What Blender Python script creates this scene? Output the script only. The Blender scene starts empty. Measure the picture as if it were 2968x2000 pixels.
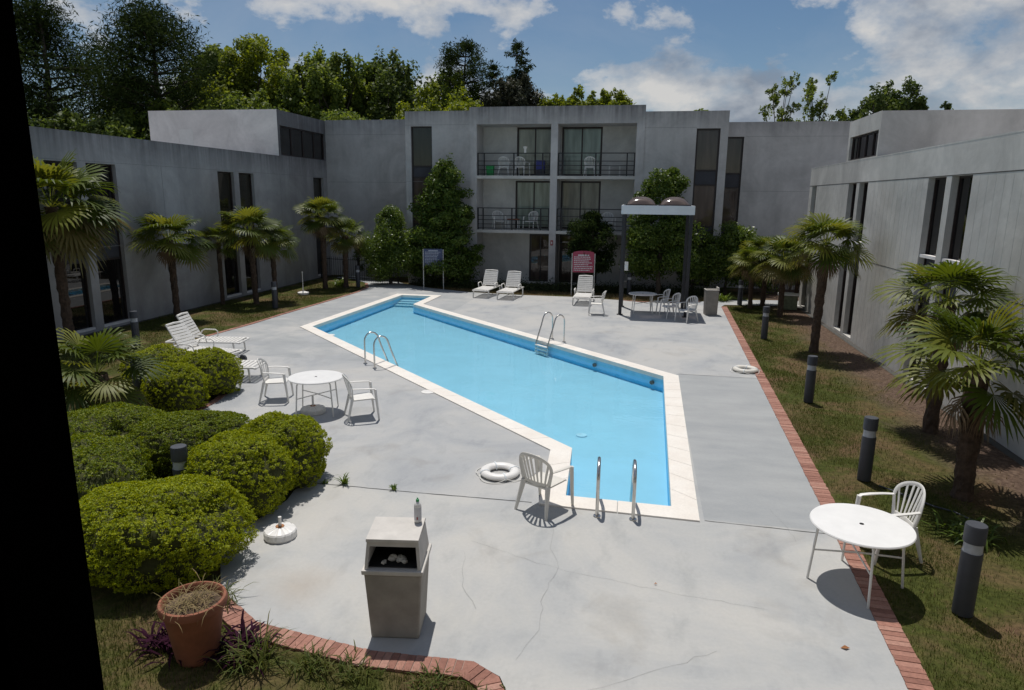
import bpy, math, random
import numpy as np
from mathutils import Matrix, Vector
from mathutils.geometry import tessellate_polygon

SC = bpy.context.scene
COL = SC.collection
PI = math.pi
rad = math.radians

# ------------------------------------------------------------------ camera
A = math.atan(.185)
PITCH, ROLL = rad(12.2), rad(0.6)
fw = Vector((0, math.cos(PITCH), -math.sin(PITCH)))
up = Vector((0, math.sin(PITCH), math.cos(PITCH)))
rt = Vector((1, 0, 0))
r2 = rt * math.cos(ROLL) + up * math.sin(ROLL)
u2 = -rt * math.sin(ROLL) + up * math.cos(ROLL)
Z = Matrix.Rotation(A, 3, 'Z')
r2, u2, f2 = Z @ r2, Z @ u2, Z @ fw
cd = bpy.data.cameras.new('camera')
cam = bpy.data.objects.new('camera', cd)
COL.objects.link(cam)
cam.matrix_world = Matrix(((r2.x, u2.x, -f2.x, 0), (r2.y, u2.y, -f2.y, 0), (r2.z, u2.z, -f2.z, 4.2), (0, 0, 0, 1)))
cd.sensor_width = 36
cd.lens = 1978 / 2968 * 36
cd.clip_start = .05
cd.clip_end = 3000
SC.camera = cam

# ------------------------------------------------------------------ light
SUN_EL = rad(72)
sun_dir = Vector((-.41 * math.cos(SUN_EL), .912 * math.cos(SUN_EL), math.sin(SUN_EL))).normalized()
sl = bpy.data.lights.new('sun', 'SUN')
sl.energy = 4.2
sl.angle = rad(.53)
sl.color = (1, .96, .9)
so = bpy.data.objects.new('sun', sl)
COL.objects.link(so)
so.rotation_euler = sun_dir.to_track_quat('Z', 'Y').to_euler()
so.location = (0, 0, 60)

SC.view_settings.view_transform = 'Standard'
SC.view_settings.look = 'None'
SC.view_settings.exposure = -0.25
SC.view_settings.gamma = 1


def build_world():
    w = bpy.data.worlds.new('World')
    SC.world = w
    w.use_nodes = True
    nt = w.node_tree
    N, Lk = nt.nodes, nt.links
    N.clear()
    out = N.new('ShaderNodeOutputWorld')
    bg = N.new('ShaderNodeBackground')
    sky = N.new('ShaderNodeTexSky')
    sky.sky_type = 'NISHITA'
    sky.sun_disc = False
    sky.sun_elevation = SUN_EL
    sky.sun_rotation = math.atan2(-.41, .912)
    sky.air_density = 1.0
    sky.dust_density = .35
    sky.ozone_density = 1.6
    tc = N.new('ShaderNodeTexCoord')
    sep = N.new('ShaderNodeSeparateXYZ')
    Lk.new(tc.outputs['Generated'], sep.inputs[0])

    def math_(op, a, b=None, clamp=False):
        m = N.new('ShaderNodeMath')
        m.operation = op
        m.use_clamp = clamp
        for i, v in enumerate((a, b)):
            if v is None:
                continue
            if isinstance(v, (int, float)):
                m.inputs[i].default_value = v
            else:
                Lk.new(v, m.inputs[i])
        return m.outputs[0]
    comb = N.new('ShaderNodeVectorMath')
    comb.operation = 'MULTIPLY'
    Lk.new(tc.outputs['Generated'], comb.inputs[0])
    comb.inputs[1].default_value = (1, 1, 1.7)

    def noise(scale, detail, rough, off, dist=0.0):
        mp = N.new('ShaderNodeMapping')
        mp.inputs['Location'].default_value = off
        Lk.new(comb.outputs[0], mp.inputs[0])
        n = N.new('ShaderNodeTexNoise')
        n.inputs['Scale'].default_value = scale
        n.inputs['Detail'].default_value = detail
        n.inputs['Roughness'].default_value = rough
        n.inputs['Distortion'].default_value = dist
        Lk.new(mp.outputs[0], n.inputs[0])
        return n.outputs[0]

    def ramp(src, *stops):
        r = N.new('ShaderNodeValToRGB')
        Lk.new(src, r.inputs[0])
        e = r.color_ramp.elements
        while len(e) < len(stops):
            e.new(.5)
        for el, (p, c) in zip(e, stops):
            el.position = p
            el.color = (*c, 1) if len(c) == 3 else c
        return r.outputs[0]
    S = CLOUD_SEED
    n1 = noise(6.2, 10, .58, (S, S * .7, S * .3), .1)
    big = noise(2.2, 2, .5, (4.3 + S, 1.7, 0))
    dens = math_('ADD', math_('MULTIPLY', n1, .6), math_('MULTIPLY', big, .4))
    mask = ramp(dens, (.503, (0, 0, 0)), (.530, (.5, .5, .5)), (.585, (.92, .92, .92)))
    veil = ramp(noise(3.0, 6, .62, (9, 3, 0), .4), (.40, (0, 0, 0)), (.8, (.32, .32, .32)))
    # lit rims and grey bellies: the same cloud sampled a little lower
    low = noise(6.2, 6, .55, (S, S * .7, S * .3 - .06), .1)
    dif = math_('ADD', math_('MULTIPLY', math_('SUBTRACT', n1, low), 1.6), math_('SUBTRACT', .5, math_('MULTIPLY', math_('SUBTRACT', dens, .545), 2.0)))
    ccol = ramp(dif, (.30, (3.4, 3.9, 4.8)), (.46, (6.2, 6.6, 7.2)), (.64, (9.8, 9.6, 9.3)))
    vm = N.new('ShaderNodeMix')
    vm.data_type = 'RGBA'
    Lk.new(veil, vm.inputs[0])
    hs = N.new('ShaderNodeHueSaturation')
    hs.inputs['Saturation'].default_value = 1.15
    hs.inputs['Value'].default_value = SKY_V
    Lk.new(sky.outputs[0], hs.inputs['Color'])
    Lk.new(hs.outputs[0], vm.inputs[6])
    vm.inputs[7].default_value = (6.4, 7.0, 8.0, 1)
    mx = N.new('ShaderNodeMix')
    mx.data_type = 'RGBA'
    Lk.new(mask, mx.inputs[0])
    Lk.new(vm.outputs[2], mx.inputs[6])
    Lk.new(ccol, mx.inputs[7])
    Lk.new(mx.outputs[2], bg.inputs['Color'])
    bg.inputs['Strength'].default_value = .078
    Lk.new(bg.outputs[0], out.inputs[0])


CLOUD_SEED = 4.4
SKY_V = .98
build_world()

# ------------------------------------------------------------------ materials
def nodes(name):
    m = bpy.data.materials.new(name)
    m.use_nodes = True
    nt = m.node_tree
    return m, nt.nodes, nt.links, nt.nodes['Principled BSDF']


def ramp_node(N, Lk, src, stops):
    r = N.new('ShaderNodeValToRGB')
    Lk.new(src, r.inputs[0])
    e = r.color_ramp.elements
    while len(e) < len(stops):
        e.new(.5)
    for el, (p, c) in zip(e, stops):
        el.position = p
        el.color = (*c, 1)
    return r.outputs[0]


def noise_node(N, Lk, scale, detail=4, rough=.55, vec=None, mscale=None, dist=0, world=False):
    n = N.new('ShaderNodeTexNoise')
    n.inputs['Scale'].default_value = scale
    n.inputs['Detail'].default_value = detail
    n.inputs['Roughness'].default_value = rough
    n.inputs['Distortion'].default_value = dist
    if world:
        src = N.new('ShaderNodeNewGeometry').outputs['Position']
    else:
        src = N.new('ShaderNodeTexCoord').outputs['Object']
    if mscale:
        mp = N.new('ShaderNodeMapping')
        mp.inputs['Scale'].default_value = mscale
        Lk.new(src, mp.inputs[0])
        src = mp.outputs[0]
    Lk.new(src, n.inputs[0])
    return n.outputs[0]


def add_bump(N, Lk, p, h, strength=.3, dist=.01):
    b = N.new('ShaderNodeBump')
    b.inputs['Strength'].default_value = strength
    b.inputs['Distance'].default_value = dist
    Lk.new(h, b.inputs['Height'])
    Lk.new(b.outputs[0], p.inputs['Normal'])


def simple(name, c, rough=.5, var=.12, scale=6, metal=0, spec=.5, coat=0, bump=0):
    m, N, Lk, p = nodes(name)
    lo = tuple(x * (1 - var) for x in c)
    hi = tuple(min(1, x * (1 + var)) for x in c)
    n = noise_node(N, Lk, scale, 5, .6)
    Lk.new(ramp_node(N, Lk, n, [(.3, lo), (.7, hi)]), p.inputs['Base Color'])
    p.inputs['Roughness'].default_value = rough
    p.inputs['Metallic'].default_value = metal
    p.inputs['Specular IOR Level'].default_value = spec
    p.inputs['Coat Weight'].default_value = coat
    p.inputs['Coat Roughness'].default_value = .03
    if bump:
        add_bump(N, Lk, p, noise_node(N, Lk, scale * 6, 4), bump, .004)
    return m


def leaf_mat(name, cols, transl=.35, rough=.55, spec=.3):
    """per-leaf colour from a random number per leaf; some light passes through"""
    m, N, Lk, p = nodes(name)
    g = N.new('ShaderNodeNewGeometry')
    stops = [(i / max(1, len(cols) - 1), c) for i, c in enumerate(cols)]
    col = ramp_node(N, Lk, g.outputs['Random Per Island'], stops)
    Lk.new(col, p.inputs['Base Color'])
    p.inputs['Roughness'].default_value = rough
    p.inputs['Specular IOR Level'].default_value = spec
    t = N.new('ShaderNodeBsdfTranslucent')
    hs = N.new('ShaderNodeHueSaturation')
    hs.inputs['Hue'].default_value = .485
    hs.inputs['Saturation'].default_value = 1.1
    hs.inputs['Value'].default_value = 1.25
    Lk.new(col, hs.inputs['Color'])
    Lk.new(hs.outputs[0], t.inputs['Color'])
    mx = N.new('ShaderNodeMixShader')
    mx.inputs[0].default_value = transl
    Lk.new(p.outputs[0], mx.inputs[1])
    Lk.new(t.outputs[0], mx.inputs[2])
    Lk.new(mx.outputs[0], N['Material Output'].inputs[0])
    return m


def wall_mat(name, base, streak=.5, top=0):
    m, N, Lk, p = nodes(name)
    n1 = noise_node(N, Lk, .5, 8, .66, world=True, dist=.8)
    n2 = noise_node(N, Lk, 1.0, 5, .6, mscale=(1.6, 1.6, .16), world=True)
    n3 = noise_node(N, Lk, 7, 4, .6, world=True)
    d = tuple(x * .74 for x in base)
    l = tuple(x * 1.14 for x in base)
    c1 = ramp_node(N, Lk, n1, [(.3, d), (.68, l)])
    st = ramp_node(N, Lk, n2, [(.30, (1 - streak * .28,) * 3), (.62, (1, 1, 1))])
    fn = ramp_node(N, Lk, n3, [(.3, (.93,) * 3), (.7, (1.0,) * 3)])
    cur = c1
    mult = [st, fn]
    if top:
        # rain stains running down from the coping
        sp = N.new('ShaderNodeSeparateXYZ')
        Lk.new(N.new('ShaderNodeNewGeometry').outputs['Position'], sp.inputs[0])
        mr = N.new('ShaderNodeMapRange')
        mr.inputs[1].default_value = top - 1.3
        mr.inputs[2].default_value = top + .35
        Lk.new(sp.outputs[2], mr.inputs[0])
        n4 = noise_node(N, Lk, 2.2, 5, .7, mscale=(2.4, 2.4, .10), world=True)
        ad = N.new('ShaderNodeMath')
        ad.operation = 'MULTIPLY'
        Lk.new(mr.outputs[0], ad.inputs[0])
        Lk.new(n4, ad.inputs[1])
        mult.append(ramp_node(N, Lk, ad.outputs[0], [(.12, (1, 1, 1)), (.34, (.72, .72, .73)), (.5, (.45, .45, .46))]))
    for s in mult:
        mx = N.new('ShaderNodeMix')
        mx.data_type = 'RGBA'
        mx.blend_type = 'MULTIPLY'
        mx.inputs[0].default_value = 1
        Lk.new(cur, mx.inputs[6])
        Lk.new(s, mx.inputs[7])
        cur = mx.outputs[2]
    Lk.new(cur, p.inputs['Base Color'])
    p.inputs['Roughness'].default_value = .85
    p.inputs['Specular IOR Level'].default_value = .25
    add_bump(N, Lk, p, n3, .35, .01)
    return m


def deck_mat():
    m, N, Lk, p = nodes('painted_concrete')
    pos = N.new('ShaderNodeNewGeometry').outputs['Position']
    sep = N.new('ShaderNodeSeparateXYZ')
    Lk.new(pos, sep.inputs[0])
    n1 = noise_node(N, Lk, .42, 7, .62, dist=.6, world=True)
    n2 = noise_node(N, Lk, 2.3, 6, .65, world=True, mscale=(1, .45, 1))
    n3 = noise_node(N, Lk, 24, 4, .6, world=True)
    n4 = noise_node(N, Lk, .9, 5, .55, world=True, dist=1.2)
    base = ramp_node(N, Lk, n1, [(.30, (.30, .315, .335)), (.45, (.385, .392, .398)), (.56, (.435, .433, .425)), (.72, (.47, .458, .437))])
    worn = ramp_node(N, Lk, n2, [(.28, (.84, .85, .86)), (.46, (1, 1, 1)), (.75, (1.03, 1.02, 1.0))])
    fine = ramp_node(N, Lk, n3, [(.3, (.94, .94, .94)), (.7, (1.0, 1.0, 1.0))])
    stain = ramp_node(N, Lk, n4, [(.27, (.86, .845, .83)), (.42, (1, 1, 1)), (1, (1, 1, 1))])

    def mul(a, b, f=1.0):
        mx = N.new('ShaderNodeMix')
        mx.data_type = 'RGBA'
        mx.blend_type = 'MULTIPLY'
        if isinstance(f, (int, float)):
            mx.inputs[0].default_value = f
        else:
            Lk.new(f, mx.inputs[0])
        Lk.new(a, mx.inputs[6])
        Lk.new(b, mx.inputs[7])
        return mx.outputs[2]
    cur = mul(mul(mul(base, worn), fine), stain, .9)

    def m1(op, a, b):
        k = N.new('ShaderNodeMath')
        k.operation = op
        for i, v in enumerate((a, b)):
            if isinstance(v, (int, float)):
                k.inputs[i].default_value = v
            else:
                Lk.new(v, k.inputs[i])
        return k.outputs[0]
    # the strip between the pool and the right kerb carries a darker coat of paint, so does the back of the deck
    s = m1('MULTIPLY', m1('GREATER_THAN', sep.outputs[0], 1.02), m1('GREATER_THAN', sep.outputs[1], 8.78))
    s = m1('MULTIPLY', s, m1('LESS_THAN', sep.outputs[1], 16.75))
    n5 = noise_node(N, Lk, 1.2, 5, .6, world=True, mscale=(.7, 1.6, 1))
    dark = ramp_node(N, Lk, n5, [(.28, (.285, .30, .31)), (.5, (.33, .342, .348)), (.72, (.38, .388, .39))])
    mx = N.new('ShaderNodeMix')
    mx.data_type = 'RGBA'
    Lk.new(m1('MULTIPLY', s, .85), mx.inputs[0])
    Lk.new(cur, mx.inputs[6])
    Lk.new(mul(dark, fine), mx.inputs[7])
    cur = mx.outputs[2]
    # worn bluish coat across the left of the pool
    b2 = m1('MULTIPLY', m1('LESS_THAN', sep.outputs[0], -6.8), m1('GREATER_THAN', sep.outputs[1], 16.2))
    n6 = noise_node(N, Lk, .7, 6, .6, world=True, dist=1.0)
    bm = ramp_node(N, Lk, n6, [(.42, (0, 0, 0)), (.6, (1, 1, 1))])
    mx = N.new('ShaderNodeMix')
    mx.data_type = 'RGBA'
    Lk.new(m1('MULTIPLY', b2, bm), mx.inputs[0])
    Lk.new(cur, mx.inputs[6])
    Lk.new(mul(dark, fine), mx.inputs[7])
    cur = mx.outputs[2]
    # the near slab, this side of the joint, is bleached a little warmer
    fs = m1('LESS_THAN', sep.outputs[1], 8.80)
    warm = N.new('ShaderNodeCombineColor')
    for i, v in enumerate((1.07, 1.06, 1.035)):
        warm.inputs[i].default_value = v
    cur = mul(cur, warm.outputs[0], fs)
    # rust and soil blot in front of the hedge
    vd = N.new('ShaderNodeVectorMath')
    vd.operation = 'DISTANCE'
    vd.inputs[1].default_value = (-3.55, 6.25, 0)
    Lk.new(pos, vd.inputs[0])
    rr = m1('ADD', vd.outputs['Value'], m1('MULTIPLY', n2, .9))
    rm = ramp_node(N, Lk, rr, [(.40, (.5,) * 3), (1.0, (0,) * 3)])
    mx = N.new('ShaderNodeMix')
    mx.data_type = 'RGBA'
    Lk.new(rm, mx.inputs[0])
    Lk.new(cur, mx.inputs[6])
    mx.inputs[7].default_value = (.36, .29, .22, 1)
    cur = mx.outputs[2]
    Lk.new(cur, p.inputs['Base Color'])
    p.inputs['Roughness'].default_value = .8
    p.inputs['Specular IOR Level'].default_value = .3
    add_bump(N, Lk, p, n3, .25, .004)
    return m


def lawn_mat():
    m, N, Lk, p = nodes('lawn_soil')
    pos = N.new('ShaderNodeNewGeometry').outputs['Position']
    n1 = noise_node(N, Lk, .8, 7, .65, world=True, dist=.5)
    n2 = noise_node(N, Lk, 14, 6, .7, world=True)
    c = ramp_node(N, Lk, n1, [(.32, (.15, .095, .06)), (.44, (.12, .095, .045)), (.54, (.07, .08, .022)), (.75, (.05, .07, .015))])
    f = ramp_node(N, Lk, n2, [(.3, (.5, .5, .5)), (.7, (1.25, 1.2, 1.1))])
    mx = N.new('ShaderNodeMix')
    mx.data_type = 'RGBA'
    mx.blend_type = 'MULTIPLY'
    mx.inputs[0].default_value = 1
    Lk.new(c, mx.inputs[6])
    Lk.new(f, mx.inputs[7])
    # bare mulch along the right wing
    sep = N.new('ShaderNodeSeparateXYZ')
    Lk.new(pos, sep.inputs[0])
    k = N.new('ShaderNodeMath')
    k.operation = 'ADD'
    Lk.new(sep.outputs[0], k.inputs[0])
    k2 = N.new('ShaderNodeMath')
    k2.operation = 'MULTIPLY'
    Lk.new(n1, k2.inputs[0])
    k2.inputs[1].default_value = 2.4
    Lk.new(k2.outputs[0], k.inputs[1])
    mr = N.new('ShaderNodeMapRange')
    mr.inputs[1].default_value = 6.1
    mr.inputs[2].default_value = 6.9
    Lk.new(k.outputs[0], mr.inputs[0])
    mul = ramp_node(N, Lk, n2, [(.25, (.045, .03, .022)), (.5, (.11, .074, .055)), (.75, (.21, .15, .11))])
    m2 = N.new('ShaderNodeMix')
    m2.data_type = 'RGBA'
    Lk.new(mr.outputs[0], m2.inputs[0])
    Lk.new(mx.outputs[2], m2.inputs[6])
    Lk.new(mul, m2.inputs[7])
    Lk.new(m2.outputs[2], p.inputs['Base Color'])
    p.inputs['Roughness'].default_value = .95
    p.inputs['Specular IOR Level'].default_value = .1
    add_bump(N, Lk, p, n2, .8, .03)
    return m


def brick_mat():
    m, N, Lk, p = nodes('kerb_brick')
    g = N.new('ShaderNodeNewGeometry')
    c = ramp_node(N, Lk, g.outputs['Random Per Island'], [(0, (.26, .12, .088)), (.5, (.36, .175, .13)), (1, (.43, .24, .185))])
    n = noise_node(N, Lk, 30, 5, .6, world=True)
    f = ramp_node(N, Lk, n, [(.3, (.75,) * 3), (.7, (1.1,) * 3)])
    mx = N.new('ShaderNodeMix')
    mx.data_type = 'RGBA'
    mx.blend_type = 'MULTIPLY'
    mx.inputs[0].default_value = 1
    Lk.new(c, mx.inputs[6])
    Lk.new(f, mx.inputs[7])
    Lk.new(mx.outputs[2], p.inputs['Base Color'])
    p.inputs['Roughness'].default_value = .9
    return m


def water_mat():
    m, N, Lk, p = nodes('pool_water')
    N.remove(p)
    tr = N.new('ShaderNodeBsdfTransparent')
    tr.inputs[0].default_value = (.86, .97, 1.0, 1)
    gl = N.new('ShaderNodeBsdfGlossy')
    gl.inputs['Roughness'].default_value = .04
    fr = N.new('ShaderNodeFresnel')
    fr.inputs[0].default_value = 1.33
    b = N.new('ShaderNodeBump')
    b.inputs['Strength'].default_value = .25
    b.inputs['Distance'].default_value = .02
    Lk.new(noise_node(N, Lk, 2.2, 4, .5, world=True), b.inputs['Height'])
    Lk.new(b.outputs[0], gl.inputs['Normal'])
    Lk.new(b.outputs[0], fr.inputs['Normal'])
    mx = N.new('ShaderNodeMixShader')
    Lk.new(fr.outputs[0], mx.inputs[0])
    Lk.new(tr.outputs[0], mx.inputs[1])
    Lk.new(gl.outputs[0], mx.inputs[2])
    Lk.new(mx.outputs[0], N['Material Output'].inputs[0])
    return m


def dome_mat():
    m, N, Lk, p = nodes('bronze_acrylic')
    N.remove(p)
    tr = N.new('ShaderNodeBsdfTransparent')
    tr.inputs[0].default_value = (.14, .11, .10, 1)
    df = N.new('ShaderNodeBsdfDiffuse')
    df.inputs[0].default_value = (.22, .17, .15, 1)
    gl = N.new('ShaderNodeBsdfGlossy')
    gl.inputs['Roughness'].default_value = .12
    m0 = N.new('ShaderNodeMixShader')
    m0.inputs[0].default_value = .5
    Lk.new(tr.outputs[0], m0.inputs[1])
    Lk.new(df.outputs[0], m0.inputs[2])
    fr = N.new('ShaderNodeFresnel')
    fr.inputs[0].default_value = 1.5
    mx = N.new('ShaderNodeMixShader')
    Lk.new(fr.outputs[0], mx.inputs[0])
    Lk.new(m0.outputs[0], mx.inputs[1])
    Lk.new(gl.outputs[0], mx.inputs[2])
    Lk.new(mx.outputs[0], N['Material Output'].inputs[0])
    return m


def glass(name, c, var=.25, scale=(3, 3, .4)):
    """window pane backed by curtain or a dark room"""
    m, N, Lk, p = nodes(name)
    n = noise_node(N, Lk, 1.5, 4, .5, mscale=scale)
    lo = tuple(x * (1 - var) for x in c)
    hi = tuple(x * (1 + var) for x in c)
    Lk.new(ramp_node(N, Lk, n, [(.35, lo), (.65, hi)]), p.inputs['Base Color'])
    p.inputs['Roughness'].default_value = .9
    p.inputs['Specular IOR Level'].default_value = 0
    p.inputs['Coat Weight'].default_value = 1
    p.inputs['Coat Roughness'].default_value = .01
    p.inputs['Coat IOR'].default_value = 1.55
    return m


def concrete_tile():
    m, N, Lk, p = nodes('cream_coping')
    n = noise_node(N, Lk, 1.6, 5, .6, world=True)
    n2 = noise_node(N, Lk, 30, 4, .6, world=True)
    c = ramp_node(N, Lk, n, [(.3, (.76, .70, .63)), (.7, (.84, .80, .74))])
    f = ramp_node(N, Lk, n2, [(.3, (.9,) * 3), (.7, (1,) * 3)])
    mx = N.new('ShaderNodeMix')
    mx.data_type = 'RGBA'
    mx.blend_type = 'MULTIPLY'
    mx.inputs[0].default_value = 1
    Lk.new(c, mx.inputs[6])
    Lk.new(f, mx.inputs[7])
    Lk.new(mx.outputs[2], p.inputs['Base Color'])
    p.inputs['Roughness'].default_value = .7
    return m


MT = dict(
    deck=deck_mat(), lawn=lawn_mat(), brick=brick_mat(), water=water_mat(), dome=dome_mat(), coping=concrete_tile(),
    wall_l=wall_mat('blue_grey_wall', (.41, .395, .39), .6, 5.93), wall_c=wall_mat('grey_concrete_wall', (.57, .55, .535), .5, 8.1),
    wall_r=wall_mat('pale_grey_wall', (.62, .60, .56), .25), wall_w=wall_mat('white_painted_wall', (.86, .82, .79), .12),
    wall_in=wall_mat('balcony_wall', (.62, .60, .56), .2),
    drain=simple('drain_plastic', (.40, .62, .72), .6), mortar=simple('mortar', (.36, .27, .22), .95),
    roof=simple('roof_gravel', (.22, .2, .19), .95),
    joint=simple('dark_joint', (.07, .068, .062), .9),
    weedjoint=simple('joint_dirt', (.24, .24, .235), .95, .3, 20),
    frame=simple('bronze_frame', (.028, .018, .016), .45, .15, 8),
    black=simple('black_room', (.006, .005, .005), .95, .05, spec=0),
    jamb=simple('black_window_frame', (.0012, .0010, .0010), .95, .1, spec=0),
    panel=simple('dark_window_panel', (.045, .045, .055), .6, .15, 4),
    pane_dark=glass('dark_pane', (.012, .010, .010)), pane_brown=glass('brown_curtain_pane', (.085, .062, .052)),
    pane_olive=glass('olive_curtain_pane', (.030, .027, .018)),
    pane_cream=glass('cream_curtain_pane', (.30, .30, .24)), pane_green=glass('pale_green_curtain_pane', (.26, .31, .27)),
    white=simple('white_plastic', (.78, .76, .73), .42, .05, 5), chair=simple('white_resin', (.74, .72, .68), .45, .06, 5),
    beige=simple('weathered_resin', (.66, .63, .57), .5, .08, 6),
    tabletop=simple('white_tabletop', (.80, .79, .77), .35, .04, 6), rail=simple('steel_tube', (.62, .60, .57), .22, .12, 9, 1),
    black_iron=simple('black_iron', (.018, .017, .018), .5, .1, 8), post=simple('black_post', (.022, .023, .028), .5, .15, 6),
    fascia=simple('white_fascia', (.78, .82, .84), .5, .04, 4),
    bollard=simple('dark_grey_bollard', (.048, .052, .063), .55, .15, 9), lens=simple('frosted_lens', (.40, .42, .45), .35, .15, 9),
    bin=simple('tan_bin', (.30, .275, .24), .75, .16, 5, bump=.2), binhood=simple('tan_hood', (.55, .52, .48), .7, .12, 5, bump=.2),
    dark=simple('dark_inside', (.012, .011, .010), .9), trash=simple('crumpled_paper', (.5, .48, .43), .8),
    terracotta=simple('terracotta', (.25, .09, .048), .8, .2, 5, bump=.2), soil=simple('dry_soil', (.10, .068, .045), .98, .4, 20, bump=.6),
    label=simple('bottle_label', (.55, .55, .57), .5, .1, 30), green=simple('green_plastic', (.02, .30, .09), .4), red=simple('red_mark', (.3, .03, .03), .5),
    signblue=simple('navy_sign', (.05, .065, .14), .5, .1), signred=simple('crimson_sign', (.34, .045, .09), .5, .1),
    letter=simple('white_lettering', (.62, .60, .62), .6, .05), letterb=simple('pale_lettering', (.36, .38, .45), .6, .05),
    galv=simple('galvanised_post', (.52, .52, .50), .5, .1, 8, .3), rope=simple('white_rope', (.75, .73, .68), .8),
    rust=simple('rust_ring', (.34, .15, .06), .9), tealbin=simple('green_bin', (.02, .32, .08), .5), blueb=simple('blue_crate', (.035, .04, .22), .5),
    pooltile=simple('pool_tile', (.22, .55, .74), .35, .10, 6), poolwall=simple('pool_wall', (.13, .55, .86), .6, .06, 2), poolfloor=simple('pool_plaster', (.30, .55, .67), .7, .05, 1.2),
    trunk=simple('fibrous_trunk', (.075, .048, .032), .95, .45, 14, bump=.8), bark=simple('bark', (.085, .066, .052), .95, .3, 5, bump=.5),
    barkl=simple('pale_bark', (.16, .14, .12), .95, .3, 5, bump=.5),
    bush_core=simple('hedge_core', (.05, .055, .014), .95, .4, 10),
    cabinet=simple('green_cabinet', (.16, .18, .11), .7, .3, 9),
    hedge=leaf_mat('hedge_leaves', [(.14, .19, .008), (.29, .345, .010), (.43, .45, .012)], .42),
    hedge_shaded=leaf_mat('shaded_hedge_leaves', [(.08, .13, .010), (.17, .225, .012), (.28, .31, .014)], .38),  # darker copy of the hedge leaves, shade put into their colour
    palm=leaf_mat('palm_leaf', [(.045, .072, .010), (.105, .14, .018), (.21, .215, .036)], .40, .48, .3),
    palm_y=leaf_mat('yellowing_palm_leaf', [(.11, .12, .03), (.20, .15, .05), (.16, .14, .04)], .3, .5, .4),
    palm_dead=leaf_mat('dead_palm_leaf', [(.15, .10, .055), (.22, .16, .10), (.30, .24, .16)], .15, .7, .2),
    magnolia=leaf_mat('magnolia_leaf', [(.045, .085, .014), (.09, .145, .022), (.16, .215, .04)], .35, .42, .3),
    shrub=leaf_mat('shrub_leaf', [(.055, .10, .014), (.11, .17, .022), (.18, .245, .036)], .38, .4, .5),
    tree_b=leaf_mat('bright_tree_leaf', [(.10, .145, .018), (.18, .23, .028), (.26, .30, .042)], .52),
    tree_m=leaf_mat('green_tree_leaf', [(.075, .12, .022), (.135, .19, .034), (.21, .26, .052)], .52),
    tree_d=leaf_mat('dark_tree_leaf', [(.045, .075, .018), (.08, .12, .026), (.13, .17, .04)], .45),
    pine=leaf_mat('pine_needles', [(.014, .026, .008), (.028, .046, .012), (.05, .072, .02)], .25, .8, .05),
    cedar=leaf_mat('cedar_needles', [(.03, .036, .02), (.05, .056, .032), (.075, .078, .046)], .25),
    grass=leaf_mat('grass_blades', [(.05, .078, .012), (.08, .10, .018), (.12, .115, .03), (.06, .09, .014)], .3, .6, .2),
    straw=leaf_mat('dry_grass', [(.22, .16, .08), (.30, .23, .12), (.12, .11, .04)], .2, .8, .1),
    purple=leaf_mat('purple_leaves', [(.016, .004, .010), (.032, .008, .020), (.045, .014, .030)], .15, .8, .05),
    cover=leaf_mat('ground_cover_leaf', [(.02, .032, .012), (.035, .055, .016), (.06, .075, .02)], .2),
)

# ------------------------------------------------------------------ helpers
def prop(o, label=None, cat=None, group=None, kind=None):
    for k_, v in (('label', label), ('category', cat), ('group', group), ('kind', kind)):
        if v:
            o[k_] = v
    return o


def np_obj(name, V, F, mat, parent=None, smooth=False):
    """one mesh object from numpy arrays; F is a list of (n,k) index arrays"""
    me = bpy.data.meshes.new(name)
    V = np.asarray(V, np.float32)
    F = [np.asarray(f, np.int32) for f in F if len(f)]
    me.vertices.add(len(V))
    me.vertices.foreach_set('co', V.ravel())
    tot = sum(f.size for f in F)
    me.loops.add(tot)
    me.loops.foreach_set('vertex_index', np.concatenate([f.ravel() for f in F]))
    cnt = np.concatenate([np.full(len(f), f.shape[1], np.int32) for f in F])
    st = np.concatenate([[0], np.cumsum(cnt)[:-1]]).astype(np.int32)
    me.polygons.add(len(cnt))
    me.polygons.foreach_set('loop_start', st)
    if smooth:
        me.polygons.foreach_set('use_smooth', np.ones(len(cnt), bool))
    me.update(calc_edges=True)
    me.materials.append(mat)
    o = bpy.data.objects.new(name, me)
    COL.objects.link(o)
    if parent:
        o.parent = parent
    return o


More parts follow.
